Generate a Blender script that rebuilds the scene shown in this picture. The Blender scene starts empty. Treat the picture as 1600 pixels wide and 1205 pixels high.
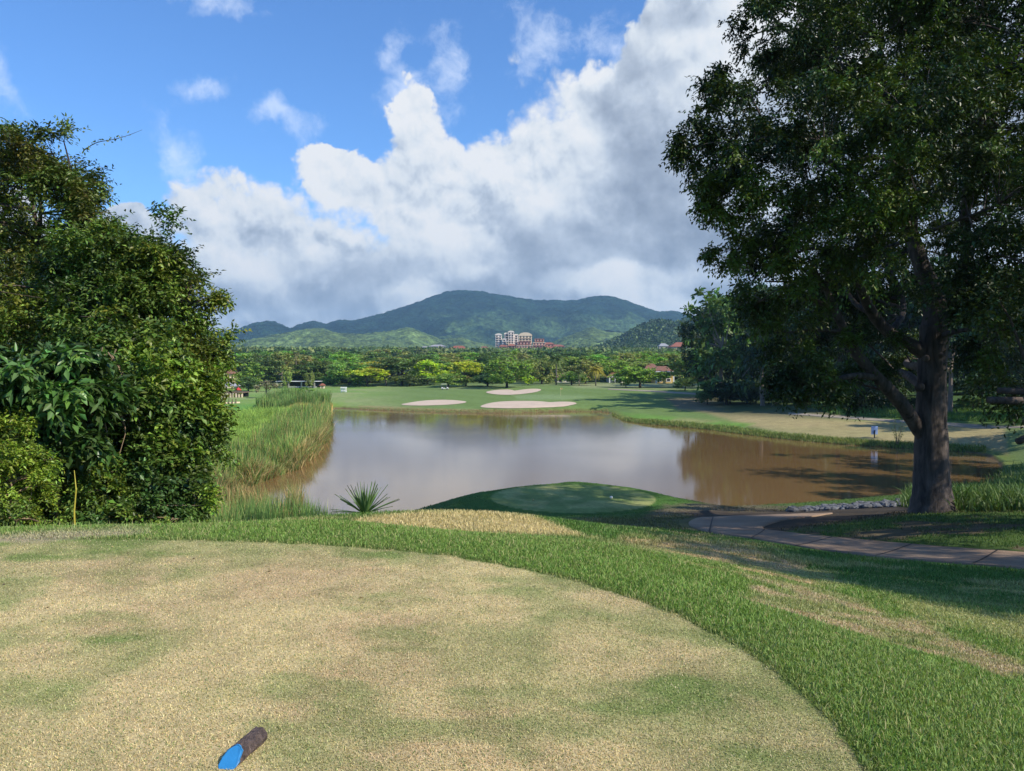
import bpy, math, random
import numpy as np
R = math.radians
random.seed(5)
rng = np.random.default_rng(11)
SC = bpy.context.scene
COL = SC.collection
A = np.array
PI = math.pi

# ------------------------------------------------------------------ camera geometry
EYE = A([0, 0, 11.0]); FP = 1200.0
pit = -math.atan(32.5 / FP)
FW = A([0, math.cos(pit), math.sin(pit)]); UP = A([0, -math.sin(pit), math.cos(pit)])
def ray(px, py):
    return FW * FP + A([px - 800.0, 0, 0]) + UP * (602.5 - py)
def Pz(px, py, z):
    d = ray(px, py); return EYE + d * ((z - EYE[2]) / d[2])
def Py(px, py, y):
    d = ray(px, py); return EYE + d * (y / d[1])
def proj(P):
    r = P - EYE
    zc = np.maximum(r @ FW, 1e-3)
    return 800 + FP * r[..., 0] / zc, 602.5 - FP * (r @ UP) / zc

# ------------------------------------------------------------------ noise
def _hash(ix, iy, s):
    h = (ix * 374761393 + iy * 668265263 + s * 1442695041) & 0xffffffff
    h = ((h ^ (h >> 13)) * 1274126177) & 0xffffffff
    h = h ^ (h >> 16)
    return (h & 0xffff) / 65535.0
def vnoise(x, y, s=0):
    xi = np.floor(x).astype(np.int64); yi = np.floor(y).astype(np.int64)
    fx = x - xi; fy = y - yi
    fx = fx * fx * (3 - 2 * fx); fy = fy * fy * (3 - 2 * fy)
    a = _hash(xi, yi, s); b = _hash(xi + 1, yi, s); c = _hash(xi, yi + 1, s); d = _hash(xi + 1, yi + 1, s)
    return (a * (1 - fx) + b * fx) * (1 - fy) + (c * (1 - fx) + d * fx) * fy
def fbm(x, y, sc, oct=4, s=0):
    v = 0; a = .5; t = 0
    for i in range(oct):
        v = v + a * vnoise(x / sc + 17.3 * i, y / sc - 9.1 * i, s + i); t += a; a *= .5; sc = sc / 2.03
    return v / t
def sst(a, b, x):
    t = np.clip((x - a) / (b - a), 0, 1); return t * t * (3 - 2 * t)

def polysd(x, y, poly):
    """signed distance to a polygon, negative inside"""
    P = A(poly, float); n = len(P)
    d = np.full(x.shape, 1e18); ins = np.zeros(x.shape, bool)
    for i in range(n):
        ax, ay = P[i]; bx, by = P[(i + 1) % n]
        ex, ey = bx - ax, by - ay
        t = np.clip(((x - ax) * ex + (y - ay) * ey) / (ex * ex + ey * ey + 1e-12), 0, 1)
        d = np.minimum(d, (x - ax - t * ex) ** 2 + (y - ay - t * ey) ** 2)
        c = ((ay > y) != (by > y))
        with np.errstate(divide='ignore', invalid='ignore'):
            xx = (bx - ax) * (y - ay) / (by - ay if by != ay else 1e-9) + ax
        ins ^= c & (x < xx)
    d = np.sqrt(d)
    return np.where(ins, -d, d)
def smooth_poly(P, n=2):
    P = [tuple(p) for p in P]
    for _ in range(n):
        Q = []
        for i in range(len(P)):
            a, b = P[i], P[(i + 1) % len(P)]
            Q.append((a[0] * .75 + b[0] * .25, a[1] * .75 + b[1] * .25)); Q.append((a[0] * .25 + b[0] * .75, a[1] * .25 + b[1] * .75))
        P = Q
    return P

# ------------------------------------------------------------------ terrain
pz2 = lambda px, py, z: tuple(Pz(px, py, z)[:2])
TEE = smooth_poly([pz2(px, py, 9.35) for px, py in [(-300, 852), (0, 842), (200, 843), (400, 847), (560, 855), (700, 868), (850, 895), (1000, 938),
        (1100, 982), (1200, 1040), (1280, 1108), (1330, 1165), (1355, 1215), (1385, 1330)]] + [(2.0, -3), (0, -5), (-8, -5), (-10, 0)], 2)
POND = smooth_poly([pz2(px, py, 0) for px, py in [(517, 637), (565, 640), (620, 642), (700, 645), (800, 646), (880, 643), (950, 643), (962, 651), (985, 661),
        (1080, 668), (1150, 677), (1230, 687), (1300, 693), (1400, 700), (1530, 706), (1565, 722), (1560, 748), (1500, 774), (1440, 784),
        (1380, 791), (1290, 799)]] + [(20, 56), (10, 56.5), (0, 55), (-7, 52), (-14, 50), (-22, 50)] +
        [pz2(px, py, 0) for px, py in [(290, 800), (330, 768), (400, 747), (455, 728), (480, 700), (500, 676), (512, 652)]], 2)
LT = Pz(895, 777, 4.1)[:2]          # centre of the lower tee
cp = []
for px, py, z in [(0, 835, 9.2), (-300, 840, 9.2), (200, 829, 9.2), (400, 821, 9.2), (520, 813, 9.15), (700, 836, 9.02), (900, 848, 8.9), (1000, 862, 8.8),
        (1100, 883, 8.6), (1200, 905, 8.5), (1600, 1100, 9.0), (1600, 1000, 8.6), (1600, 930, 7.8), (1600, 880, 6.9), (1300, 960, 8.7), (1300, 905, 7.8),
        (1300, 867, 6.6), (1300, 846, 6.4), (1100, 852, 7.4), (1100, 832, 6.0), (1090, 810, 5.4), (1455, 801, 6.0), (1600, 800, 6.4), (1600, 852, 6.7),
        (1250, 808, 5.2), (1400, 797, 3.4), (1320, 800, 3.0), (620, 824, 7.9), (600, 804, 7.8), (700, 803, 7.8), (780, 806, 7.7), (850, 816, 7.7), (900, 834, 7.6),
        (500, 817, 7.9), (940, 822, 6.0), (1040, 811, 5.0), (690, 798, 3.8), (1600, 770, 3.5),
        # far banks
        (750, 640, .7), (850, 640, .8), (650, 636, .8), (580, 634, .8), (750, 627, 1.5), (880, 628, 1.6), (650, 624, 1.6), (560, 622, 1.3), (800, 617, 2.0), (900, 615, 2.3),
        (700, 612, 2.2), (800, 606, 2.9), (900, 604, 3.2), (700, 605, 2.7), (1000, 604, 3.0), (620, 602, 2.6), (500, 607, 2.0), (400, 612, 1.5), (340, 622, 1.2),
        (400, 630, 1.0), (350, 640, .9), (450, 645, .8), (380, 680, .8), (350, 700, .8), (420, 715, .7), (960, 640, 1.0), (1000, 632, 1.4), (1050, 652, .9), (1100, 655, 1.1), (1080, 625, 2.0),
        (1080, 607, 3.0), (1240, 650, 1.9), (1400, 657, 1.9), (1560, 668, 2.0), (1400, 680, 1.1), (1300, 672, 1.1), (1560, 698, 1.0), (1300, 632, 3.0), (1190, 634, 2.1), (1580, 640, 3.2), (1750, 650, 3.5)]:
    p = Pz(px, py, z); cp.append((p[0], p[1], z))
cp += [(-9, 12, 8.3), (-3, 12, 8.2), (2, 12.5, 8.0), (-14, 16, 7.6), (-8, 16, 7.5), (-2, 20, 7.0), (-10, 22, 5.6), (-15, 25, 4.5), (-22, 32, 2.8), (-10, 31, 3.2), (-5, 31, 3.9),
       (-12, 41, 1.5), (-23, 45, .7), (-2, 45, 1.6), (LT[0], LT[1], 4.1), (LT[0] + 3, LT[1], 4.1), (LT[0] - 3, LT[1], 4.1), (LT[0], LT[1] + 3.5, 4.1), (LT[0], LT[1] - 3.5, 4.12),
       (LT[0], LT[1] + 6.0, 3.95), (LT[0] + 6.2, LT[1] + 1, 3.8), (LT[0] + 9, LT[1] + 3, 2.6), (LT[0] + 4, LT[1] + 10, 1.6), (LT[0] - 5.3, LT[1] + 3, 3.6), (3, 54, .5), (-6, 50, .4), (13, 53, 1.2),
       (0, -10, 9.3), (12, -10, 9.0), (-12, -10, 9.2), (20, 0, 8.5), (-22, 0, 8.9), (32, 12, 7.6), (42, 28, 6.5), (-32, 12, 7.6), (-40, 45, 2.2), (-50, 80, 1.5), (-60, 150, 1.5),
       (62, 60, 3.5), (52, 62, 2.2), (70, 100, 3), (90, 150, 3.5), (55, 50, 4), (38, 52, 2.6), (60, -30, 9), (-60, -30, 9), (0, -60, 10), (0, 360, 4.0), (-100, 360, 3.5), (100, 360, 4.5), (-120, 260, 2.5), (160, 250, 4.5)]
cp = A(cp)
def _tps_k(r2): return 0.5 * r2 * np.log(r2 + 1e-9)
_n = len(cp)
_d2 = ((cp[:, None, :2] - cp[None, :, :2]) ** 2).sum(-1)
_K = _tps_k(_d2) + np.eye(_n) * 0.35
_P = np.c_[np.ones(_n), cp[:, :2]]
_M = np.zeros((_n + 3, _n + 3)); _M[:_n, :_n] = _K; _M[:_n, _n:] = _P; _M[_n:, :_n] = _P.T
_w = np.linalg.solve(_M, np.r_[cp[:, 2], 0, 0, 0])
def tps(x, y):
    out = np.empty(x.shape)
    for i in range(0, len(x), 20000):
        s = slice(i, i + 20000)
        d2 = (x[s, None] - cp[None, :, 0]) ** 2 + (y[s, None] - cp[None, :, 1]) ** 2
        out[s] = _tps_k(d2) @ _w[:_n] + _w[_n] + _w[_n + 1] * x[s] + _w[_n + 2] * y[s]
    return out
def far_h(x, y):
    d = np.hypot(x, y); f = np.maximum(y, 0) / np.maximum(d, 1)
    h = np.interp(d, [0, 330, 450, 700, 1300, 2000, 6500], [9, 4.5, 7, 13, 26, 30, 30])
    h = 9 + (h - 9) * f
    return h + 5 * (fbm(x, y, 220, 3, 3) - .5) * sst(330, 700, d)
def terrain(x, y):
    x = np.atleast_1d(np.asarray(x, float)); y = np.atleast_1d(np.asarray(y, float))
    d = np.hypot(x, y)
    h = far_h(x, y)
    m = d < 420
    if m.any():
        xm, ym = x[m], y[m]; dm = d[m]
        t = np.clip(tps(xm, ym), .35, 16)
        t = t + 0.05 * (fbm(xm, ym, 3.0, 3, 21) - .5) * sst(10, 14, dm) + 0.35 * (fbm(xm, ym, 22, 2, 22) - .5) * sst(60, 120, dm)
        st = polysd(xm, ym, TEE)
        w = 1 - sst(0.0, 2.2, st)
        t = t * (1 - w) + (9.35 - 0.06 * np.clip(st, 0, 3)) * w
        rl = np.hypot(xm - LT[0], ym - LT[1]); w = 1 - sst(4.4, 6.0, rl); t = t * (1 - w) + 4.1 * w
        sp = polysd(xm, ym, POND)
        sp = sp + 0.9 * (fbm(xm, ym, 5.0, 3, 31) - .5) * (1 - sst(60, 64, 400 / np.maximum(dm, 1)))
        out = (0.28 * sst(0, .5, sp)) + (t - .28) * sst(0, 4.5, sp)
        out = np.where(sp < 0, -1.6 * sst(0, 5, -sp) - .02, np.maximum(out, 0.001))
        k = sst(300, 420, dm)
        h[m] = out * (1 - k) + h[m] * k
    return h
def hit(px, py, dmax=3000.0):
    d = ray(px, py)
    ys = np.geomspace(2.5, dmax, 1400)
    P = EYE + d[None] * (ys / d[1])[:, None]
    g = terrain(P[:, 0], P[:, 1])
    i = int(np.argmax(P[:, 2] <= g))
    if P[i, 2] > g[i]: i = len(ys) - 1
    if i == 0: return P[0]
    a, b = P[i - 1], P[i]; ga, gb = g[i - 1], g[i]
    t = (a[2] - ga) / ((a[2] - ga) - (b[2] - gb) + 1e-9)
    return a + (b - a) * t
def gz(x, y): return float(terrain(x, y)[0])

# ------------------------------------------------------------------ ground cover (colour at a place, with the grove's shade painted in)
def cover(x, y, z=None):
    if z is None: z = terrain(x, y)
    P = np.stack([x, y, z], -1); px, py = proj(P)
    d = np.hypot(x, y)
    front = y > .5
    n1 = fbm(x, y, 1.1, 5, 41); n2 = fbm(x, y, .35, 3, 42); n3 = fbm(x, y, 14, 4, 43); n4 = fbm(x, y, 55, 4, 44)
    n1 = np.clip((n1 - .5) * 2.2 + .5, 0, 1); n3 = np.clip((n3 - .5) * 2.2 + .5, 0, 1)
    def C(c): return A(c)[None, :] * np.ones((len(x), 1))
    def mix(a, b, t): return a * (1 - t[:, None]) + b * t[:, None]
    straw = C((.58, .465, .245)); straw2 = C((.53, .38, .22)); tgreen = C((.20, .265, .075)); lush = C((.155, .245, .05)); rough = C((.10, .19, .04))
    dirt = C((.20, .145, .10)); soil = C((.075, .058, .045)); fair = C((.155, .235, .065)); lime = C((.25, .36, .07)); tan = C((.42, .335, .17))
    c = mix(rough, straw, sst(.55, .9, n1) * .5)
    def reg(poly, dmin, dmax, soft=6.0, amp=18.0):
        sd = polysd(px, py, poly) + amp * (n1 - .5) * sst(0, 1, (d < 60) + 0.4)
        return (1 - sst(-soft, soft, sd)) * ((d > dmin) & (d < dmax) & front)
    # near rough on the right of the tee
    st = polysd(x, y, TEE) + .06 * (n2 - .5) + .10 * (fbm(x, y, .12, 2, 49) - .5)
    near = d < 11
    c = np.where(near[:, None], mix(lush, tgreen, sst(.5, .95, n1) * .55), c)
    c = mix(c, C((.47, .36, .225)), reg([(1175, 912), (1230, 915), (1310, 925), (1400, 958), (1480, 985), (1620, 1040), (1620, 1064), (1500, 1010), (1400, 998), (1300, 975), (1215, 948)], 3, 13, 10, 60) * (.35 + .6 * sst(.35, .6, n2)))
    c = mix(c, C((.40, .36, .17)), reg([(1360, 925), (1480, 935), (1620, 960), (1620, 1030), (1490, 975), (1420, 955)], 3, 16, 14, 40) * .65)
    c = mix(c, straw2, reg([(960, 846), (1050, 842), (1150, 850), (1255, 880), (1265, 905), (1180, 892), (1090, 872), (1010, 862)], 8, 22, 5, 24) * (.45 + .5 * sst(.3, .6, n2)))
    c = mix(c, straw, reg([(545, 812), (600, 806), (660, 800), (760, 799), (830, 808), (890, 828), (915, 839), (820, 836), (700, 829), (560, 821)], 11.5, 25, 3, 5) * .9)
    # tee
    tee = (1 - sst(-.02, .03, st))
    g = np.clip(sst(.40, .8, n1) * .35 + sst(.46, .70, fbm(x * .8 + y * .35, y * 1.3, .5, 5, 47)) * .6 + sst(.45, .65, fbm(x, y, 2.4, 3, 46)) * .28 + (n2 - .5) * .7, 0, 1)
    tc = mix(mix(straw, straw2, sst(.5, .8, fbm(x, y, .8, 3, 48)) * .6), tgreen, g * .92)
    c = mix(c, tc, tee)
    edge = np.exp(-((st - .04) / .05) ** 2)
    c = mix(c, C((.10, .12, .035)), edge * .45 * (d < 12))
    # left grey dry thatch at the far left of the crest
    c = mix(c, C((.38, .32, .22)), reg([(-50, 836), (120, 832), (230, 829), (260, 836), (120, 846), (-50, 850)], 6, 14, 5, 14) * .8)
    # lower tee
    rl = np.hypot(x - LT[0], y - LT[1])
    c = np.where(((d > 24) & (d < 62))[:, None], mix(C((.085, .15, .035)), C((.2, .16, .09)), sst(.5, .8, n3) * .6), c)
    c = mix(c, C((.075, .16, .03)), 1 - sst(5.5, 7.5, rl))
    c = mix(c, mix(C((.22, .285, .085)), C((.40, .40, .15)), sst(.4, .8, n1) * .7), 1 - sst(4.2, 4.3, rl))
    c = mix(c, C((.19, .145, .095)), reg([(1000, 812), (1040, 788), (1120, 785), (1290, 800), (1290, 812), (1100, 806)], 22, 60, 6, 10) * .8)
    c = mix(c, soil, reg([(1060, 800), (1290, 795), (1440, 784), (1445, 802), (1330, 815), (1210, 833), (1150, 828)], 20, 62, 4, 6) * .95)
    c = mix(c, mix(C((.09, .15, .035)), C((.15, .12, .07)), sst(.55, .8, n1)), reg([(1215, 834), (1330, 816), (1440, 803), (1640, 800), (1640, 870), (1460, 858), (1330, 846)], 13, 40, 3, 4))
    # far side
    far = d > 64
    stripes = .5 + .5 * np.sin((x * .80 + y * .45) * .55)
    fc = mix(fair, C((.19, .28, .095)), stripes * .4 + n3 * .25)
    fc = mix(fc, C((.27, .30, .13)), sst(.45, .75, n4) * .5)
    fc = mix(fc, mix(C((.20, .32, .08)), C((.30, .35, .14)), n3), 1 - sst(540, 660, px + 60 * (n4 - .5)))
    c = np.where(far[:, None], fc, c)
    c = mix(c, mix(lime, C((.16, .30, .05)), n3), reg([(-300, 632), (430, 628), (535, 630), (540, 700), (480, 800), (-300, 800)], 60, 260, 9, 12))
    c = mix(c, C((.10, .28, .055)), reg([(-300, 634), (400, 632), (420, 645), (380, 662), (-300, 668)], 60, 260, 6, 6) * .8)
    c = mix(c, tan, reg([(1090, 640), (1180, 646), (1300, 655), (1570, 668), (1575, 712), (1400, 705), (1300, 692), (1220, 677), (1160, 664)], 64, 260, 5, 5) * (.7 + .3 * n3))
    c = mix(c, C((.24, .175, .12)), reg([(1040, 622), (1110, 618), (1300, 636), (1330, 655), (1180, 650), (1060, 640)], 100, 300, 4, 4) * .8)
    c = mix(c, mix(C((.17, .32, .06)), tan, sst(.4, .8, n3) * .6), reg([(950, 642), (1100, 656), (1180, 662), (1140, 674), (990, 664), (950, 654)], 100, 260, 3, 3) * .9)
    c = mix(c, C((.13, .22, .05)), reg([(1180, 610), (1640, 610), (1640, 668), (1400, 656), (1330, 652), (1290, 640)], 100, 300, 4, 4) * .8)
    c = mix(c, C((.055, .10, .03)), (sst(1090, 1150, px) * sst(135, 165, d) * front) * .85)  # ground colour darkened to paint in the shade under the grove
    c = mix(c, C((.24, .33, .14)), reg([(800, 618), (860, 616), (930, 620), (880, 625), (810, 624)], 150, 300, 2, 2) * .8)
    c = mix(c, C((.33, .24, .12)), reg([(560, 634), (640, 637), (760, 641), (900, 641), (900, 652), (560, 650)], 140, 300, 2.5, 3) * .75)
    c = mix(c, C((.34, .36, .19)), reg([(880, 598), (1100, 598), (1100, 606), (900, 606)], 200, 400, 3, 3) * .6)
    sp = polysd(x, y, POND)
    weed = (1 - sst(.8, 2.4, sp)) * (d > 64)
    c = mix(c, mix(C((.22, .24, .07)), C((.13, .19, .045)), n3), weed * .8)
    mud = 1 - sst(.05, .45, sp + .3 * (n3 - .5))
    c = mix(c, C((.16, .105, .06)), mud)
    k = sst(300, 340, d) * (1 - sst(0, 1, -y))
    c = mix(c, C((.05, .085, .025)), k)
    return np.clip(c, 0, 1)

# ------------------------------------------------------------------ blender helpers
def link(o): COL.objects.link(o); return o
def tag(o, label=None, cat=None, group=None, kind=None):
    if label: o['label'] = label
    if cat: o['category'] = cat
    if group: o['group'] = group
    if kind: o['kind'] = kind
    return o
def empty(name, loc, rz=0):
    o = bpy.data.objects.new(name, None); o.location = tuple(loc); o.rotation_euler = (0, 0, rz); o.empty_display_size = .3
    return link(o)
def mesh_np(name, V, F, mat, col=None, smooth=False, parent=None, attr='tint'):
    """V (n,3), F (m,3) or (m,4)"""
    V = np.ascontiguousarray(V, np.float32); F = np.ascontiguousarray(F, np.int32)
    me = bpy.data.meshes.new(name); k = F.shape[1]
    me.vertices.add(len(V)); me.vertices.foreach_set('co', V.ravel())
    me.loops.add(F.size); me.loops.foreach_set('vertex_index', F.ravel())
    me.polygons.add(len(F)); me.polygons.foreach_set('loop_start', np.arange(0, F.size, k, dtype=np.int32))
    try: me.polygons.foreach_set('loop_total', np.full(len(F), k, np.int32))
    except Exception: pass
    if smooth: me.polygons.foreach_set('use_smooth', np.ones(len(F), bool))
    me.update(calc_edges=True)
    if col is not None:
        a = me.color_attributes.new(attr, 'FLOAT_COLOR', 'POINT')
        c4 = np.ones((len(V), 4), np.float32); c4[:, :3] = col
        a.data.foreach_set('color', c4.ravel())
    if mat: me.materials.append(mat)
    o = bpy.data.objects.new(name, me); link(o)
    if parent: o.parent = parent
    return o
class MB:
    def __init__(s): s.v = []; s.f = []
    def add(s, V, F):
        b = len(s.v); s.v += [tuple(map(float, v)) for v in V]; s.f += [tuple(i + b for i in f) for f in F]; return s
    def box(s, c, sz, rz=0, taper=1.0):
        hx, hy, hz = sz[0] / 2, sz[1] / 2, sz[2] / 2; V = []
        ca, sa = math.cos(rz), math.sin(rz)
        for z in (-1, 1):
            k = taper if z > 0 else 1
            for x, y in ((-1, -1), (1, -1), (1, 1), (-1, 1)):
                X, Y = x * hx * k, y * hy * k
                V.append((c[0] + X * ca - Y * sa, c[1] + X * sa + Y * ca, c[2] + z * hz))
        return s.add(V, [(0, 3, 2, 1), (4, 5, 6, 7), (0, 1, 5, 4), (1, 2, 6, 5), (2, 3, 7, 6), (3, 0, 4, 7)])
    def tube(s, pts, rad, n=8, cap=True, jit=0, seed=0):
        P = [A(p, float) for p in pts]; b = len(s.v); rr = random.Random(seed)
        up = A([0, 0, 1.0]); prev = None
        for i, p in enumerate(P):
            t = P[min(i + 1, len(P) - 1)] - P[max(i - 1, 0)]; t = t / (np.linalg.norm(t) + 1e-9)
            if prev is None:
                a = np.cross(t, A([1.0, 0.1, 0]) if abs(t[2]) > .7 else up)
            else: a = prev - t * (prev @ t)
            a = a / (np.linalg.norm(a) + 1e-9); bb = np.cross(t, a); prev = a
            for k in range(n):
                an = 2 * PI * k / n; r = rad[i] * (1 + jit * (rr.random() - .5))
                s.v.append(tuple(p + (a * math.cos(an) + bb * math.sin(an)) * r))
        for i in range(len(P) - 1):
            for k in range(n):
                k2 = (k + 1) % n
                s.f.append((b + i * n + k, b + i * n + k2, b + (i + 1) * n + k2, b + (i + 1) * n + k))
        if cap:
            s.f.append(tuple(b + k for k in reversed(range(n)))); s.f.append(tuple(b + (len(P) - 1) * n + k for k in range(n)))
        return s
    def hip(s, c, w, d, h, over=.5, ridge=.4):
        x, y, z = c; W, D = w / 2 + over, d / 2 + over; r = W * ridge
        V = [(x - W, y - D, z), (x + W, y - D, z), (x + W, y + D, z), (x - W, y + D, z), (x - r, y, z + h), (x + r, y, z + h),
             (x - W, y - D, z - .18), (x + W, y - D, z - .18), (x + W, y + D, z - .18), (x - W, y + D, z - .18)]
        return s.add(V, [(0, 1, 5, 4), (1, 2, 5), (2, 3, 4, 5), (3, 0, 4), (0, 6, 7, 1), (1, 7, 8, 2), (2, 8, 9, 3), (3, 9, 6, 0), (6, 9, 8, 7)])
    def sphere(s, c, r, nu=12, nv=8):
        V = [(c[0], c[1], c[2] - r)]
        for i in range(1, nv):
            t = -PI / 2 + PI * i / nv
            for k in range(nu):
                V.append((c[0] + r * math.cos(t) * math.cos(2 * PI * k / nu), c[1] + r * math.cos(t) * math.sin(2 * PI * k / nu), c[2] + r * math.sin(t)))
        V.append((c[0], c[1], c[2] + r)); F = []
        for k in range(nu):
            F.append((0, 1 + (k + 1) % nu, 1 + k)); F.append((len(V) - 1, len(V) - 1 - nu + k, len(V) - 1 - nu + (k + 1) % nu))
        for i in range(nv - 2):
            for k in range(nu):
                a = 1 + i * nu; F.append((a + k, a + (k + 1) % nu, a + nu + (k + 1) % nu, a + nu + k))
        return s.add(V, F)
    def build(s, name, mat, parent=None, smooth=False, bevel=0):
        me = bpy.data.meshes.new(name); me.from_pydata(s.v, [], s.f); me.update()
        if smooth: me.polygons.foreach_set('use_smooth', np.ones(len(me.polygons), bool))
        if mat: me.materials.append(mat)
        o = bpy.data.objects.new(name, me); link(o)
        if parent: o.parent = parent
        if bevel:
            m = o.modifiers.new('bev', 'BEVEL'); m.width = bevel; m.segments = 2
        return o
def copy_tree(o, parent=None):
    c = o.copy(); COL.objects.link(c); c.parent = parent
    for ch in o.children: copy_tree(ch, c)
    return c

# ------------------------------------------------------------------ materials
class NT:
    def __init__(s, nt): s.t = nt; s.n = nt.nodes; s.l = nt.links
    def new(s, typ, **kw):
        n = s.n.new(typ)
        for k, v in kw.items(): setattr(n, k, v)
        return n
    def put(s, sock, v):
        if isinstance(v, bpy.types.NodeSocket): s.l.new(v, sock)
        elif v is not None:
            try: sock.default_value = v
            except Exception: sock.default_value = tuple(v) + (1,)
    def m(s, op, a, b=None, c=None, clamp=False):
        n = s.new('ShaderNodeMath', operation=op, use_clamp=clamp)
        s.put(n.inputs[0], a)
        if b is not None: s.put(n.inputs[1], b)
        if c is not None: s.put(n.inputs[2], c)
        return n.outputs[0]
    def vm(s, op, a, b=None, sc=None):
        n = s.new('ShaderNodeVectorMath', operation=op); s.put(n.inputs[0], a)
        if b is not None: s.put(n.inputs[1], b)
        if sc is not None: s.put(n.inputs[3], sc)
        return n.outputs[1] if op in ('LENGTH', 'DISTANCE', 'DOT_PRODUCT') else n.outputs[0]
    def noise(s, vec, sc, det=4, rough=.5, dist=0):
        n = s.new('ShaderNodeTexNoise'); s.put(n.inputs['Vector'], vec)
        n.inputs['Scale'].default_value = sc; n.inputs['Detail'].default_value = det; n.inputs['Roughness'].default_value = rough; n.inputs['Distortion'].default_value = dist
        return n.outputs[0]
    def mr(s, v, a, b, c=0, d=1, smooth=False):
        n = s.new('ShaderNodeMapRange'); n.interpolation_type = 'SMOOTHSTEP' if smooth else 'LINEAR'
        s.put(n.inputs[0], v)
        for i, q in enumerate((a, b, c, d)): s.put(n.inputs[1 + i], q)
        return n.outputs[0]
    def mix(s, t, a, b, bt='MIX'):
        n = s.new('ShaderNodeMix', data_type='RGBA', blend_type=bt); s.put(n.inputs[0], t)
        for i, q in ((6, a), (7, b)):
            if isinstance(q, bpy.types.NodeSocket): s.l.new(q, n.inputs[i])
            else: n.inputs[i].default_value = tuple(q)[:3] + (1,)
        return n.outputs[2]
    def attr(s, name): return s.new('ShaderNodeAttribute', attribute_name=name).outputs[0]
def newmat(name):
    m = bpy.data.materials.new(name); m.use_nodes = True; t = NT(m.node_tree); t.n.clear()
    out = t.new('ShaderNodeOutputMaterial'); return m, t, out
def pbr(name, col, rough=.8, noise=None, bump=0, bscale=20, metal=0, spec=.3, dark=.6, coords='Object'):
    m, t, out = newmat(name); p = t.new('ShaderNodeBsdfPrincipled'); t.l.new(p.outputs[0], out.inputs[0])
    p.inputs['Roughness'].default_value = rough; p.inputs['Metallic'].default_value = metal; p.inputs['Specular IOR Level'].default_value = spec
    tc = t.new('ShaderNodeTexCoord').outputs[coords]
    if noise:
        f = t.mr(t.noise(tc, noise, 6, .6), .35, .7)
        t.l.new(t.mix(f, tuple(c * dark for c in col), col), p.inputs['Base Color'])
    else: p.inputs['Base Color'].default_value = tuple(col) + (1,)
    if bump:
        b = t.new('ShaderNodeBump'); b.inputs['Strength'].default_value = bump; b.inputs['Distance'].default_value = .05
        t.l.new(t.noise(tc, bscale, 5, .6), b.inputs['Height']); t.l.new(b.outputs[0], p.inputs['Normal'])
    return m
def leafmat(name, col, trans=.3, gloss=.45, objcol=False, var=.5):
    m, t, out = newmat(name)
    base = t.mix(1.0, col, t.attr('tint'), 'MULTIPLY')
    if objcol:
        oi = t.new('ShaderNodeObjectInfo'); base = t.mix(1.0, base, oi.outputs['Color'], 'MULTIPLY')
    p = t.new('ShaderNodeBsdfPrincipled'); t.l.new(base, p.inputs['Base Color']); p.inputs['Roughness'].default_value = gloss; p.inputs['Specular IOR Level'].default_value = .35
    tr = t.new('ShaderNodeBsdfTranslucent'); t.l.new(t.mix(1.0, base, (1.25, 1.35, .6), 'MULTIPLY'), tr.inputs[0])
    mx = t.new('ShaderNodeMixShader'); mx.inputs[0].default_value = trans
    t.l.new(p.outputs[0], mx.inputs[1]); t.l.new(tr.outputs[0], mx.inputs[2]); t.l.new(mx.outputs[0], out.inputs[0])
    return m
def barkmat(name, col, dark, sc=6):
    m, t, out = newmat(name); p = t.new('ShaderNodeBsdfPrincipled'); t.l.new(p.outputs[0], out.inputs[0]); p.inputs['Roughness'].default_value = .9
    tc = t.new('ShaderNodeTexCoord').outputs['Object']
    mp = t.new('ShaderNodeMapping'); t.l.new(tc, mp.inputs[0]); mp.inputs['Scale'].default_value = (1, 1, .22)
    a = t.noise(mp.outputs[0], sc, 8, .65, .4); b = t.noise(tc, sc * .35, 4, .5)
    t.l.new(t.mix(t.mr(a, .35, .65), dark, t.mix(t.mr(b, .4, .65), col, tuple(min(1, c * 1.5) for c in col))), p.inputs['Base Color'])
    bn = t.new('ShaderNodeBump'); bn.inputs['Strength'].default_value = .9; bn.inputs['Distance'].default_value = .06
    t.l.new(a, bn.inputs['Height']); t.l.new(bn.outputs[0], p.inputs['Normal'])
    return m
def groundmat():
    m, t, out = newmat('ground_cover'); p = t.new('ShaderNodeBsdfPrincipled'); t.l.new(p.outputs[0], out.inputs[0])
    p.inputs['Roughness'].default_value = .95; p.inputs['Specular IOR Level'].default_value = .1
    tc = t.new('ShaderNodeTexCoord').outputs['Object']
    n1 = t.noise(tc, 90, 3, .7); n2 = t.noise(tc, 5, 5, .65); n3 = t.noise(tc, .6, 5, .65)
    f = t.m('MULTIPLY', t.mr(n1, .25, .75, .55, 1.25), t.m('MULTIPLY', t.mr(n2, .3, .7, .78, 1.16), t.mr(n3, .3, .7, .8, 1.14)))
    vv = t.new('ShaderNodeCombineXYZ'); [t.l.new(f, vv.inputs[i]) for i in range(3)]
    t.l.new(t.mix(1, t.attr('tint'), vv.outputs[0], 'MULTIPLY'), p.inputs['Base Color'])
    b = t.new('ShaderNodeBump'); b.inputs['Strength'].default_value = .35; b.inputs['Distance'].default_value = .03
    t.l.new(t.noise(tc, 40, 5, .7), b.inputs['Height']); t.l.new(b.outputs[0], p.inputs['Normal'])
    return m
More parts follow.
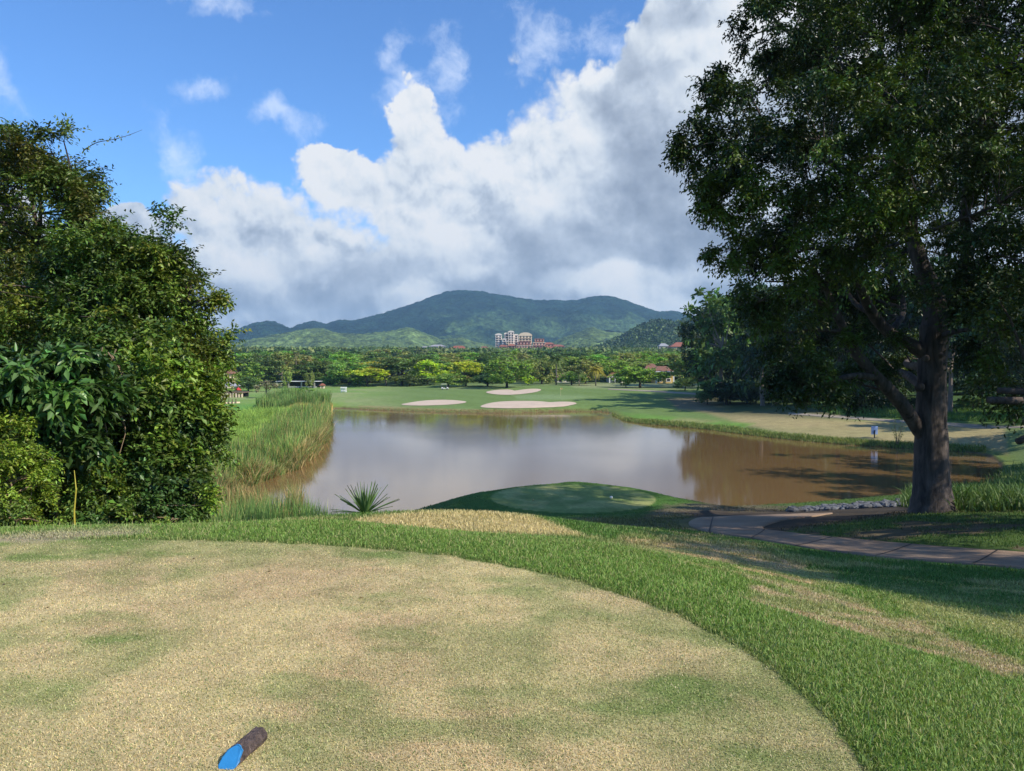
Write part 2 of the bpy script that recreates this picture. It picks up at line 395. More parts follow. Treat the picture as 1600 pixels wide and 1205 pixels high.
def watermat():
    m, t, out = newmat('muddy_pond_water'); p = t.new('ShaderNodeBsdfPrincipled'); t.l.new(p.outputs[0], out.inputs[0])
    tc = t.new('ShaderNodeTexCoord').outputs['Object']
    t.l.new(t.mix(t.mr(t.noise(tc, .05, 4), .3, .7), (.175, .102, .040), (.21, .128, .052)), p.inputs['Base Color'])
    p.inputs['Roughness'].default_value = .06; p.inputs['IOR'].default_value = 1.5
    mp = t.new('ShaderNodeMapping'); t.l.new(tc, mp.inputs[0]); mp.inputs['Scale'].default_value = (.8, 1.3, 1)
    b = t.new('ShaderNodeBump'); b.inputs['Strength'].default_value = .08; b.inputs['Distance'].default_value = .1
    pat = t.mr(t.noise(tc, .03, 3), .45, .65, .25, 1)
    t.l.new(t.m('MULTIPLY', t.noise(mp.outputs[0], 2.2, 3, .6), pat), b.inputs['Height']); t.l.new(b.outputs[0], p.inputs['Normal'])
    return m
M = dict(ground=groundmat(), water=watermat(),
    concrete=pbr('path_concrete', (.38, .265, .18), .9, .9, .5, 30, dark=.6), farpath=pbr('far_path', (.34, .29, .22), .9, 1, dark=.8),
    sand=pbr('bunker_sand', (.60, .47, .355), .95, .5, .3, 3, dark=.86), white=pbr('white_paint', (.8, .8, .78), .5, 2, dark=.85), offw=pbr('warm_plaster', (.82, .72, .62), .8, .4, dark=.9), faded=pbr('faded_paint', (.40, .38, .34), .7, 2, dark=.7),
    cream=pbr('cream_wall', (.74, .60, .42), .8, .8, dark=.85), yellow=pbr('yellow_wall', (.75, .52, .2), .8, .8, dark=.85), pinkw=pbr('terracotta_wall', (.62, .33, .25), .8, .5, dark=.75),
    tile=pbr('red_tile', (.33, .12, .075), .8, 1.5, .4, 12, dark=.65), tile2=pbr('brown_tile', (.26, .13, .09), .8, 1.5, .4, 12, dark=.65), slate=pbr('grey_roof', (.38, .37, .38), .6, 1.5, dark=.7),
    dark=pbr('dark_opening', (.025, .025, .03), .3), wood=pbr('weathered_wood', (.22, .15, .10), .85, 3, .3, 20),
    redc=pbr('red_canvas', (.55, .05, .045), .7, 3, dark=.8), blue=pbr('blue_paint', (.035, .24, .52), .38, 9, .1, 40, spec=.5, dark=.85), signb=pbr('pale_blue_panel', (.28, .38, .62), .4, 2, dark=.9),
    rock=pbr('grey_rock', (.20, .205, .215), .85, 2.2, .5, 9, dark=.35), black=pbr('black_rubber', (.02, .02, .02), .7), metal=pbr('grey_metal', (.4, .4, .4), .4, metal=.8), orange=pbr('orange_plastic', (.7, .25, .06), .5),
    bark=barkmat('grey_bark', (.11, .086, .076), (.03, .023, .02), 5), barkp=barkmat('pale_bark', (.30, .25, .21), (.12, .09, .075), 2), barkd=barkmat('dark_bark', (.09, .065, .05), (.03, .022, .018), 3),
    stick=pbr('dry_stem', (.34, .24, .15), .85, 6, dark=.6), ystick=pbr('yellow_stem', (.45, .38, .05), .6, 8, dark=.8),
    blade=leafmat('grass_blade', (1, 1, 1), .25, .6), leafdark=leafmat('dark_leaf', (.040, .066, .022), .14, .42), leafmid=leafmat('mid_leaf', (.094, .140, .036), .2, .42),
    leafbig=leafmat('broad_leaf', (.055, .11, .030), .18, .36), leafgen=leafmat('tree_leaf', (1, 1, 1), .25, .55, objcol=True), agave=leafmat('agave_leaf', (.10, .17, .055), .1, .4))

# ------------------------------------------------------------------ foliage generators
def unit(v): return v / (np.linalg.norm(v, axis=-1, keepdims=True) + 1e-9)
def rdir(n): return unit(rng.normal(size=(n, 3)))
def leaves_geo(B, ax, nr, L, W, col, fold=.18, droop=.12):
    side = unit(np.cross(ax, nr)); nr = np.cross(side, ax); n = len(B)
    L = np.asarray(L).reshape(-1, 1) * np.ones((n, 1)); W = np.asarray(W).reshape(-1, 1) * np.ones((n, 1))
    m = B + ax * L * .45
    V = np.stack([B, m - side * W * .5 + nr * W * fold, m + side * W * .5 + nr * W * fold, B + ax * L - nr * L * droop], 1).reshape(-1, 3)
    i = np.arange(n)[:, None] * 4
    F = np.concatenate([i + A([[0, 3, 1]]), i + A([[0, 2, 3]])], 0)
    return V, F, np.repeat(col, 4, 0)
def sprays(C, O, K, n, tl, L, W, col, colvar=.25, droop=.25, spread=.9):
    """clusters at C pointing O; K twigs each with n leaves"""
    Mn = len(C)
    td = unit(O[:, None, :] * .7 + rng.normal(size=(Mn, K, 3)) * spread + A([0, 0, -.12]))
    s = (np.arange(n) + .6) / n
    ln = tl * rng.uniform(.6, 1.2, (Mn, K, 1, 1))
    B = C[:, None, None, :] + td[:, :, None, :] * ln * s[None, None, :, None] + A([0, 0, -1]) * (s ** 2)[None, None, :, None] * ln * droop
    B = B + rng.normal(size=B.shape) * tl * .06
    side = unit(np.cross(td, A([0, 0, 1.0])) + rng.normal(size=td.shape) * .3)
    sg = np.where(np.arange(n) % 2 == 0, 1.0, -1.0)
    ax = td[:, :, None, :] * .55 + side[:, :, None, :] * sg[None, None, :, None] * .8 + A([0, 0, -droop]) + rng.normal(size=B.shape) * .28
    B = B.reshape(-1, 3); ax = unit(ax.reshape(-1, 3)); N = len(B)
    nr = unit(A([0, 0, 1.0]) + rng.normal(size=(N, 3)) * .45)
    cc = np.repeat(col, K * n, 0) * (1 + colvar * rng.normal(size=(N, 1))) * (1 + .1 * rng.normal(size=(N, 3)))
    return leaves_geo(B, ax, nr, L * rng.uniform(.65, 1.2, N), W * rng.uniform(.7, 1.15, N), np.clip(cc, .1, 3))
def lobes_pts(lobes, n, shell=.55, sub=0, subr=.2):
    """lobes: (x,y,z,rx,ry,rz); returns cluster centres and outward directions, biased to the outside"""
    Lb = A(lobes, float); vol = (Lb[:, 3] * Lb[:, 4] * Lb[:, 5]) ** (2 / 3.)
    idx = rng.choice(len(Lb), n, p=vol / vol.sum())
    if sub:
        ns = max(6, int(n / sub)); si = rng.choice(len(Lb), ns, p=vol / vol.sum()); sdv = rdir(ns); sdv[:, 2] = sdv[:, 2] * .9 + .08
        sr = (shell + (1 - shell) * rng.random(ns) ** .5) * rng.uniform(.9, 1.08, ns) * (1 + (rng.random(ns) < .16) * rng.uniform(.1, .42, ns))
        S = Lb[si, :3] + sdv * Lb[si, 3:] * sr[:, None]; k = rng.integers(0, ns, n); g = rng.normal(size=(n, 3)) * A([1, 1, .62])
        C = S[k] + g * Lb[si[k], 3:] * subr; O = unit(sdv[k] / Lb[si[k], 3:] + g * .35 / Lb[si[k], 3:] + A([0, 0, .1])); return C, O, k
    d = rdir(n); r = shell + (1 - shell) * rng.random(n) ** .6
    C = Lb[idx, :3] + d * Lb[idx, 3:] * r[:, None] * rng.uniform(.9, 1.08, (n, 1))
    return C, unit(d / Lb[idx, 3:]), idx
def skel_branches(mb, nodes, rads, targets, n=5, seed=0, r1=.012, sag=.05, rmax=.12):
    """join each target to the nearest skeleton node (a little below it) with a bent tapering branch"""
    N = A(nodes, float); rr = random.Random(seed)
    for tg in targets:
        dd = np.linalg.norm(N - tg, axis=1) + np.maximum(0, N[:, 2] - tg[2]) * 1.2
        i = int(np.argmin(dd)); a = N[i]; L = np.linalg.norm(tg - a)
        if L < .15: continue
        r0 = min(rads[i] * .7, rmax, .02 + L * .02)
        mid = (a + tg) / 2 + A([rr.uniform(-1, 1), rr.uniform(-1, 1), rr.uniform(-.2, 1)]) * L * .10
        q1 = a * .56 + mid * .44 + A([0, 0, 1]) * L * .02
        mb.tube([a, q1, mid, mid * .45 + tg * .55 + A([rr.uniform(-1, 1), rr.uniform(-1, 1), 0]) * L * .04, tg], [r0, r0 * .85, r0 * .62, r0 * .4, r1], n, cap=False)
def dens(pts, rad, step):
    P, Rr = [], []
    for i in range(len(pts) - 1):
        a, b = A(pts[i], float), A(pts[i + 1], float); k = max(1, int(np.linalg.norm(b - a) / step))
        for j in range(k): t = j / k; P.append(a * (1 - t) + b * t); Rr.append(rad[i] * (1 - t) + rad[i + 1] * t)
    P.append(A(pts[-1], float)); Rr.append(rad[-1]); return P, Rr
def smooth_line(pts, rad, n=2):
    P = [A(p, float) for p in pts]; Q = list(rad)
    for _ in range(n):
        a, b = [P[0]], [Q[0]]
        for i in range(len(P) - 1):
            a += [P[i] * .75 + P[i + 1] * .25, P[i] * .25 + P[i + 1] * .75]; b += [Q[i] * .75 + Q[i + 1] * .25, Q[i] * .25 + Q[i + 1] * .75]
        P, Q = a + [P[-1]], b + [Q[-1]]
    return P, Q
def blades(X, Y, Z, H, W, col, lean=.35, tipc=1.15, wind=(0, 0)):
    """each blade a two-part ribbon bending over: 5 vertices, 3 triangles"""
    n = len(X); a = rng.uniform(0, 2 * PI, n); s = np.stack([np.cos(a), np.sin(a), np.zeros(n)], 1)
    l = rng.normal(size=(n, 2)) * lean + A(wind); ld = np.c_[l, np.zeros(n)]
    B = np.stack([X, Y, Z], 1); H = H[:, None]; W = (W * np.ones(n))[:, None]
    mid = B + A([0, 0, 1]) * H * .58 + ld * H * .35
    tip = B + A([0, 0, 1]) * H * np.sqrt(np.maximum(1 - (l ** 2).sum(1, keepdims=True) * .5, .3)) + ld * H
    V = np.stack([B - s * W * .5, B + s * W * .5, mid - s * W * .38, mid + s * W * .38, tip], 1).reshape(-1, 3)
    i = np.arange(n)[:, None] * 5
    F = np.concatenate([i + A([[0, 1, 3]]), i + A([[0, 3, 2]]), i + A([[2, 3, 4]])], 0)
    c = np.stack([col * .75, col * .75, col, col, col * tipc], 1).reshape(-1, 3)
    return V, F, np.clip(c, 0, 1)
# ------------------------------------------------------------------ camera, sun, sky
cam = bpy.data.objects.new('camera', bpy.data.cameras.new('camera')); link(cam)
cam.location = EYE; cam.rotation_euler = (PI / 2 + pit, 0, 0); cam.data.lens = 27.0; cam.data.sensor_width = 36; cam.data.clip_end = 30000; cam.data.clip_start = .05
SC.camera = cam
SUN_EL = R(40); SAZ = (0.86, -0.51)
sd = A([SAZ[0] * math.cos(SUN_EL), SAZ[1] * math.cos(SUN_EL), math.sin(SUN_EL)])
sl = bpy.data.lights.new('sun', 'SUN'); sl.energy = 4.2; sl.angle = R(.53); sl.color = (1, .92, .78)
so = bpy.data.objects.new('sun', sl); link(so)
from mathutils import Vector
so.rotation_euler = Vector(tuple(sd)).to_track_quat('Z', 'Y').to_euler(); so.location = (60, -40, 90)
SC.view_settings.view_transform = 'Standard'; SC.view_settings.look = 'None'; SC.view_settings.exposure = 0.49; SC.view_settings.gamma = 1
SC.cycles.max_bounces = 7; SC.cycles.diffuse_bounces = 3; SC.cycles.glossy_bounces = 3; SC.cycles.transmission_bounces = 3; SC.cycles.volume_bounces = 0
SC.cycles.use_denoising = True

W = bpy.data.worlds.new('World'); SC.world = W; W.use_nodes = True
t = NT(W.node_tree); t.n.clear()
wo = t.new('ShaderNodeOutputWorld'); bg = t.new('ShaderNodeBackground'); t.l.new(bg.outputs[0], wo.inputs[0]); bg.inputs[1].default_value = .1
sky = t.new('ShaderNodeTexSky'); sky.sky_type = 'NISHITA'; sky.sun_disc = False
sky.sun_elevation = SUN_EL; sky.sun_rotation = math.atan2(SAZ[0], SAZ[1]); sky.altitude = 300; sky.air_density = 1.1; sky.dust_density = .4; sky.ozone_density = 2.5
dirv = t.new('ShaderNodeTexCoord').outputs['Generated']
sx = t.new('ShaderNodeSeparateXYZ'); t.l.new(dirv, sx.inputs[0])
az = t.m('ARCTAN2', sx.outputs[0], sx.outputs[1]); el = t.m('ARCSINE', sx.outputs[2])
U = t.m('MULTIPLY', az, 1200.0); V = t.m('MULTIPLY', el, 1200.0)
cb = t.new('ShaderNodeCombineXYZ'); t.l.new(U, cb.inputs[0]); t.l.new(V, cb.inputs[1]); UV = cb.outputs[0]
def px2uv(px, py):
    return math.atan((px - 800) / FP) * 1200, math.atan((570 - py) / math.hypot(FP, px - 800)) * 1200
# warp so that blob outlines billow
wn = t.new('ShaderNodeTexNoise'); t.l.new(UV, wn.inputs['Vector']); wn.inputs['Scale'].default_value = 1 / 120.; wn.inputs['Detail'].default_value = 5; wn.inputs['Roughness'].default_value = .6
wv = t.vm('SCALE', t.vm('SUBTRACT', wn.outputs['Color'], (.5, .5, .5)), sc=95.0)
UVw = t.vm('ADD', UV, wv)
def blobfield(lst):
    acc = None
    for b in lst:
        px, py, rx, ry = b[:4]; rot = R(b[4]) if len(b) > 4 else 0; st = b[5] if len(b) > 5 else 1
        u, v = px2uv(px, py)
        mp = t.new('ShaderNodeMapping', vector_type='TEXTURE'); t.l.new(UVw, mp.inputs[0])
        mp.inputs['Location'].default_value = (u, v, 0); mp.inputs['Rotation'].default_value = (0, 0, rot); mp.inputs['Scale'].default_value = (rx, ry, 1)
        q = t.vm('LENGTH', t.vm('MULTIPLY', mp.outputs[0], (1, 1, 0)))
        f = t.m('MULTIPLY', t.m('SUBTRACT', 1.0, q), st) if st >= 1 else t.m('SUBTRACT', t.m('MULTIPLY', t.m('SUBTRACT', 1.0, q), 1.0), 1 - st)
        acc = f if acc is None else t.m('SMOOTH_MAX', acc, f, .18)
    return acc
body = blobfield([(385, 375, 120, 90), (500, 410, 190, 80), (540, 275, 85, 45, -28), (640, 320, 95, 80), (655, 205, 44, 62), (700, 275, 100, 85), (790, 280, 140, 100), (865, 245, 100, 78),
    (990, 150, 125, 70, 30), (1100, 60, 170, 90, 30), (960, 310, 240, 190), (740, 440, 420, 120), (712, 338, 95, 75), (1000, 200, 140, 120), (400, 470, 320, 100), (1080, 420, 260, 150), (1250, 200, 280, 320),
    (1700, 250, 420, 350), (190, 350, 48, 32), (-300, 420, 420, 120), (2400, 300, 420, 220), (-1200, 300, 300, 200), (3200, 420, 500, 160), (-2400, 360, 600, 200)])
wisp = blobfield([(840, 75, 65, 75, 30), (280, 250, 34, 90, 25), (622, 90, 32, 60, -10), (640, 140, 60, 60), (960, 70, 90, 50), (345, 3, 80, 28), (-20, 130, 60, 90), (440, 190, 70, 30), (330, 140, 60, 22), (700, 110, 50, 90)])
def billow(vec, sc, det=3):
    v_ = t.new('ShaderNodeTexVoronoi'); v_.voronoi_dimensions = '2D'; v_.feature = 'SMOOTH_F1'; v_.normalize = True
    t.l.new(vec, v_.inputs['Vector']); v_.inputs['Scale'].default_value = sc; v_.inputs['Detail'].default_value = det; v_.inputs['Roughness'].default_value = .52; v_.inputs['Lacunarity'].default_value = 2.3; v_.inputs['Smoothness'].default_value = .35
    return t.m('SUBTRACT', 1.0, v_.outputs['Distance'])
wn2 = t.new('ShaderNodeTexNoise'); t.l.new(UV, wn2.inputs['Vector']); wn2.inputs['Scale'].default_value = 1 / 60.; wn2.inputs['Detail'].default_value = 3
UVb = t.vm('ADD', UV, t.vm('SCALE', t.vm('SUBTRACT', wn2.outputs['Color'], (.5, .5, .5)), sc=38.0))
nb = t.noise(UV, 1 / 150., 7, .55, 0)
bl = billow(UVb, 1 / 85., 3.5)
D = t.m('ADD', t.m('MULTIPLY', body, 1.15), t.m('ADD', t.m('MULTIPLY', t.m('SUBTRACT', nb, .5), 1.1), t.m('MULTIPLY', t.m('SUBTRACT', bl, .68), 1.6)))
soft = t.mr(t.noise(UV, 1 / 260., 2), .4, .6, .16, .5)
cov = t.mr(D, .0, soft, 0, 1, True)
Dw = t.m('ADD', t.m('MULTIPLY', wisp, .8), t.m('ADD', t.m('MULTIPLY', t.m('SUBTRACT', t.noise(UVb, 1 / 55., 9, .66, 0), .5), 2.0), -.12))
covw = t.m('MULTIPLY', t.mr(Dw, .0, .9, 0, 1, True), .5)
# low veil close to the horizon
veil = t.mr(V, 0, 190, .62, 0, True)
whites = blobfield([(420, 395, 110, 50), (1120, 110, 120, 60), (980, 440, 120, 25), (720, 400, 80, 40), (400, 335, 85, 60), (470, 350, 90, 40), (540, 270, 75, 40, -25), (660, 325, 85, 75), (655, 160, 55, 60), (770, 225, 130, 90), (860, 255, 100, 80), (905, 110, 60, 30), (640, 470, 45, 25), (1010, 470, 70, 22), (560, 355, 60, 30), (1250, 60, 140, 80)])
greys = blobfield([(900, 350, 110, 60, 20), (1010, 300, 130, 190), (560, 450, 420, 45), (1080, 130, 130, 110), (850, 430, 260, 60), (1050, 430, 160, 60)])
relief = t.m('SUBTRACT', t.noise(UV, 1 / 150., 6, .5, 0), t.noise(t.vm('ADD', UV, (10.0, 24.0, 0)), 1 / 150., 6, .5, 0))
relf = t.m('SUBTRACT', bl, billow(t.vm('ADD', UVb, (4.0, 13.0, 0)), 1 / 85., 3.5))
tw = t.m('ADD', t.mr(whites, -.5, .35, 0, 1, True), t.m('MULTIPLY', t.mr(greys, -.3, .5, 0, 1, True), -.27))
edge = t.mr(D, .05, .8, .32, 0)
tone = t.m('ADD', t.m('ADD', t.m('MULTIPLY', tw, .46), .34), t.m('ADD', t.m('MULTIPLY', relief, 2.0), t.m('ADD', t.m('MULTIPLY', relf, t.mr(greys, -.3, .3, 1.9, .8)), edge)))
cr = t.new('ShaderNodeValToRGB'); t.l.new(tone, cr.inputs[0]); e = cr.color_ramp
e.elements[0].position = 0.0; e.elements[0].color = (.30, .36, .47, 1); e.elements[1].position = 1.0; e.elements[1].color = (.93, .95, .98, 1)
for p, c in ((.25, (.41, .48, .60, 1)), (.5, (.57, .65, .77, 1)), (.75, (.80, .86, .93, 1))):
    q = e.elements.new(p); q.color = c
ccol = t.vm('SCALE', cr.outputs[0], sc=6.9)
skyc = t.mix(1.0, sky.outputs[0], (.66, 1.0, 1.42), 'MULTIPLY')
base = t.mix(veil, skyc, (4.8, 6.0, 8.2))
base = t.mix(covw, base, (7.2, 7.8, 8.8))
t.l.new(t.mix(cov, base, ccol), bg.inputs[0])
try: W.cycles.sampling_method = 'MANUAL'; W.cycles.sample_map_resolution = 512
except Exception: pass

# ------------------------------------------------------------------ the ground, one sheet to the horizon
ang = np.r_[np.radians(np.linspace(-36.5, 36.5, 640)), np.radians(np.linspace(36.5, 323.5, 100))[1:-1]]
rad = np.r_[[.4, .8, 1.2, 1.6], np.geomspace(2.0, 420, 590), np.geomspace(430, 6800, 80)]
AA, RR = np.meshgrid(ang, rad)
gx, gy = (RR * np.sin(AA)).ravel(), (RR * np.cos(AA)).ravel()
gzz = terrain(gx, gy)
gc = cover(gx, gy, gzz)
na, nr_ = len(ang), len(rad)
ii, jj = np.meshgrid(np.arange(nr_ - 1), np.arange(na), indexing='ij'); j2 = (jj + 1) % na
F = np.stack([ii * na + jj, (ii + 1) * na + jj, (ii + 1) * na + j2, ii * na + j2], -1).reshape(-1, 4)[:, ::-1]
Vg = np.c_[gx, gy, gzz]
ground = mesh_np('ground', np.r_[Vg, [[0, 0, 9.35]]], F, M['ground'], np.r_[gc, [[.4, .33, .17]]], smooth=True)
tag(ground, 'grassy golf course ground with dry and green turf', kind='structure')
bm_ = MB(); 
for k in range(na): bm_.f.append((k, (k + 1) % na, na))
bm_.v = [tuple(v) for v in Vg[:na]] + [(0, 0, 9.35)]
g2 = bm_.build('ground_patch', M['ground'], ground); 
wtr = MB(); wtr.add([(-75, 40, 0), (75, 40, 0), (75, 205, 0), (-75, 205, 0)], [(0, 1, 2, 3)])
water = wtr.build('pond_water', M['water']); tag(water, 'muddy brown pond reflecting the clouds', kind='structure')

# ------------------------------------------------------------------ mountains
def ridge(name, D, prof, wf, wb, a0, a1, na, d0, d1, nd, amp, sc, seed, colf, base):
    P = A(prof, float); u = np.degrees(np.arctan((P[:, 0] - 800) / FP))
    aa = np.radians(np.linspace(a0, a1, na)); dd = np.linspace(d0, d1, nd)
    AZ, DD = np.meshgrid(aa, dd); X, Y = DD * np.sin(AZ), DD * np.cos(AZ)
    px = 800 + FP * np.tan(AZ)
    top = 11 + (570 - np.interp(px, P[:, 0], P[:, 1])) / np.hypot(FP, px - 800) * D
    n1 = fbm(X.ravel(), Y.ravel(), sc, 6, seed).reshape(X.shape); n0 = 1 - np.abs(2 * fbm(X.ravel(), (Y * .35).ravel(), sc * .9, 5, seed + 9).reshape(X.shape) - 1)
    off = DD - D
    fall = np.where(off < 0, np.exp(-(off / wf) ** 2 * 1.6), np.exp(-(off / wb) ** 2 * 1.6))
    rav = (1 - np.exp(-(off / (wf * .45)) ** 2)) 
    H = base + (top - base) * fall * (1 - rav * .62 * (1.0 - n0)) + (n1 - .5) * amp * (rav * .9 + .12)
    H = H + (fbm(X.ravel(), Y.ravel(), sc * .035, 2, seed + 3).reshape(X.shape) - .5) * amp * .10
    V = np.stack([X, Y, H], -1).reshape(-1, 3)
    ii, jj = np.meshgrid(np.arange(nd - 1), np.arange(na - 1), indexing='ij')
    F = np.stack([ii * na + jj, ii * na + jj + 1, (ii + 1) * na + jj + 1, (ii + 1) * na + jj], -1).reshape(-1, 4)
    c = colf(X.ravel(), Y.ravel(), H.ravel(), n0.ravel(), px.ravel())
    o = mesh_np(name, V, F, M['hill'], c, smooth=True); return o
def hillmat():
    m, t, out = newmat('wooded_hillside'); p = t.new('ShaderNodeBsdfPrincipled'); t.l.new(p.outputs[0], out.inputs[0]); p.inputs['Roughness'].default_value = 1; p.inputs['Specular IOR Level'].default_value = 0
    tc = t.new('ShaderNodeTexCoord').outputs['Object']
    v = t.new('ShaderNodeTexVoronoi'); t.l.new(tc, v.inputs[0]); v.inputs['Scale'].default_value = 1 / 22.
    n = t.noise(tc, 1 / 30., 5, .7)
    f = t.m('MULTIPLY', t.m('MULTIPLY', t.mr(n, .3, .7, .3, 1.7), t.mr(t.noise(tc, 1 / 160., 5, .6), .35, .65, .6, 1.4)), t.mr(v.outputs[0], .1, .8, 1.25, .6))
    vv = t.new('ShaderNodeCombineXYZ'); [t.l.new(f, vv.inputs[i]) for i in range(3)]
    t.l.new(t.mix(1, t.attr('tint'), vv.outputs[0], 'MULTIPLY'), p.inputs['Base Color'])
    b = t.new('ShaderNodeBump'); b.inputs['Strength'].default_value = 1; b.inputs['Distance'].default_value = 30
    t.l.new(t.noise(tc, 1 / 35., 5, .65), b.inputs['Height']); t.l.new(b.outputs[0], p.inputs['Normal'])
    return m
M['hill'] = hillmat()
def mk(dark, light, lo, hi, zh=None):  # forest tone variation that also paints in cloud shadow and sunlit patches
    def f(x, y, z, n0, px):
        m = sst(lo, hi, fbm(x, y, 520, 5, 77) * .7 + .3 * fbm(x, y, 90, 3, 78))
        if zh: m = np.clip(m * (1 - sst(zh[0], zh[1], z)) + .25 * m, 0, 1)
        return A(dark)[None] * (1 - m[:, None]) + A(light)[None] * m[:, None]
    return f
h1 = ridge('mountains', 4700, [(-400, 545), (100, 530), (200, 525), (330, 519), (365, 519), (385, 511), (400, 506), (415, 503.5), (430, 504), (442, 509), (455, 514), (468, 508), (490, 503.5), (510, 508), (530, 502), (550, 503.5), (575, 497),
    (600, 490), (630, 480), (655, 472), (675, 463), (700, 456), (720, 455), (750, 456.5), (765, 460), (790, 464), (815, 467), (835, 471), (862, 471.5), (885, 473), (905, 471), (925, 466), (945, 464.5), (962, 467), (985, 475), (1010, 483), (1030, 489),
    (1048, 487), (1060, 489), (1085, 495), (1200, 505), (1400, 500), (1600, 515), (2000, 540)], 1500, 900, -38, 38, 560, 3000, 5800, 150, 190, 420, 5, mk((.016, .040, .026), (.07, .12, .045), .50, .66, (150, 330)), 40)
tag(h1, 'blue green forested mountain range on the horizon', kind='structure')
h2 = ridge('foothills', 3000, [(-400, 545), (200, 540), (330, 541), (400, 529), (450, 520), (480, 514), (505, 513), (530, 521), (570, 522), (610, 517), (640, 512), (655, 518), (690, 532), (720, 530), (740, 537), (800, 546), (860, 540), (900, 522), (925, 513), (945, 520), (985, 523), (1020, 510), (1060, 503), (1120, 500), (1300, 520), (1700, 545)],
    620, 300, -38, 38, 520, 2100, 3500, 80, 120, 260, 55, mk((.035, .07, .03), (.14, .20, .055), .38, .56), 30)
tag(h2, 'pale green foothills below the mountains', kind='structure')
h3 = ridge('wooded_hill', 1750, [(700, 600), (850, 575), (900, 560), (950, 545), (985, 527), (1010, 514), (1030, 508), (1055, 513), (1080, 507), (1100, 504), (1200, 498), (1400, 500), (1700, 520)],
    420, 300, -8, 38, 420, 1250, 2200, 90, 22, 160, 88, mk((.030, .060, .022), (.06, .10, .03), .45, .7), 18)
tag(h3, 'dark wooded hill at the right behind the valley', kind='structure')

# ------------------------------------------------------------------ haze
def hazebox():
    mb = MB(); mb.box((0, 1500, 249), (12200, 11400, 500)); m, t, out = newmat('haze_air')
    v = t.new('ShaderNodeVolumePrincipled'); v.inputs['Color'].default_value = (.42, .72, 1, 1); v.inputs['Density'].default_value = 1.0e-4; v.inputs['Anisotropy'].default_value = .1
    t.l.new(v.outputs[0], out.inputs['Volume']); o = mb.build('haze', m); tag(o, kind='stuff'); return o
# ------------------------------------------------------------------ path, bunkers, far path
def strip(name, outer, inner, mat, lift=.03, nl=160, nw=8, skirt=.12, world=False):
    def res(pl):
        P = A([hit(*p)[:2] for p in pl]) if not world else A(pl, float)
        P, _ = smooth_line([(p[0], p[1], 0) for p in P], [0] * len(P), 2); P = A(P)[:, :2]
        s = np.r_[0, np.cumsum(np.hypot(*np.diff(P, axis=0).T))]; q = np.linspace(0, s[-1], nl)
        return np.c_[np.interp(q, s, P[:, 0]), np.interp(q, s, P[:, 1])]
    a, b = res(outer), res(inner)
    w = np.linspace(0, 1, nw)[None, :, None]; G = a[:, None] * (1 - w) + b[:, None] * w
    Z = terrain(G[..., 0].ravel(), G[..., 1].ravel()).reshape(nl, nw) + lift
    G3 = np.dstack([G, Z]); lo = G3[:, :1].copy(); lo[..., 2] -= skirt + lift; hi = G3[:, -1:].copy(); hi[..., 2] -= skirt + lift
    G3 = np.concatenate([lo, G3, hi], 1); n2 = nw + 2
    ii, jj = np.meshgrid(np.arange(nl - 1), np.arange(n2 - 1), indexing='ij')
    F = np.stack([ii * n2 + jj, ii * n2 + jj + 1, (ii + 1) * n2 + jj + 1, (ii + 1) * n2 + jj], -1).reshape(-1, 4)
    return mesh_np(name, G3.reshape(-1, 3), F, mat)
pth = strip('cart_path', [(1760, 908), (1600, 889), (1428, 876), (1325, 865), (1242, 854), (1153, 839), (1090, 829), (1069, 817), (1115, 808), (1200, 805), (1300, 802)],
            [(1760, 882), (1600, 864), (1462, 855), (1325, 843), (1262, 837), (1225, 832), (1196, 829), (1190, 826), (1200, 820), (1235, 812), (1301, 803)], M['concrete'], .035)
tag(pth, 'shaded concrete cart path curving past the large tree', kind='structure')
for a_, c_ in (((1108, 833), (1116, 808)), ((1172, 843), (1196, 828)), ((1242, 854.5), (1300, 841)), ((1368, 870), (1425, 852)), ((1520, 883), (1560, 861))):
    P_ = A([hit(*a_), hit(*c_)]); q_ = np.linspace(0, 1, 12)[:, None]; L_ = P_[0, :2] * (1 - q_) + P_[1, :2] * q_; n_ = A([-(P_[1] - P_[0])[1], (P_[1] - P_[0])[0]]); n_ = n_ / np.linalg.norm(n_) * .022
    V_ = np.concatenate([np.c_[L_ - n_, terrain(*(L_ - n_).T) + .042], np.c_[L_ + n_, terrain(*(L_ + n_).T) + .042]]); mesh_np('joint', V_, A([(i, i + 1, 13 + i, 12 + i) for i in range(11)]), M['black'], parent=pth)
fp = strip('far_path', [(1232, 648), (1290, 652), (1380, 659), (1480, 664), (1600, 669), (1700, 676)], [(1232, 645), (1290, 648.5), (1380, 655), (1480, 660), (1600, 665), (1700, 671)], M['farpath'], .05)
tag(fp, 'pale path along the far bank below the grove', kind='structure')
fp = strip('fairway_path', [(950, 609), (1010, 612), (1060, 615), (1110, 619)], [(950, 607.5), (1010, 610), (1060, 612.5), (1110, 616)], M['farpath'], .06)
tag(fp, 'thin pale cart path crossing the far fairway', kind='structure')

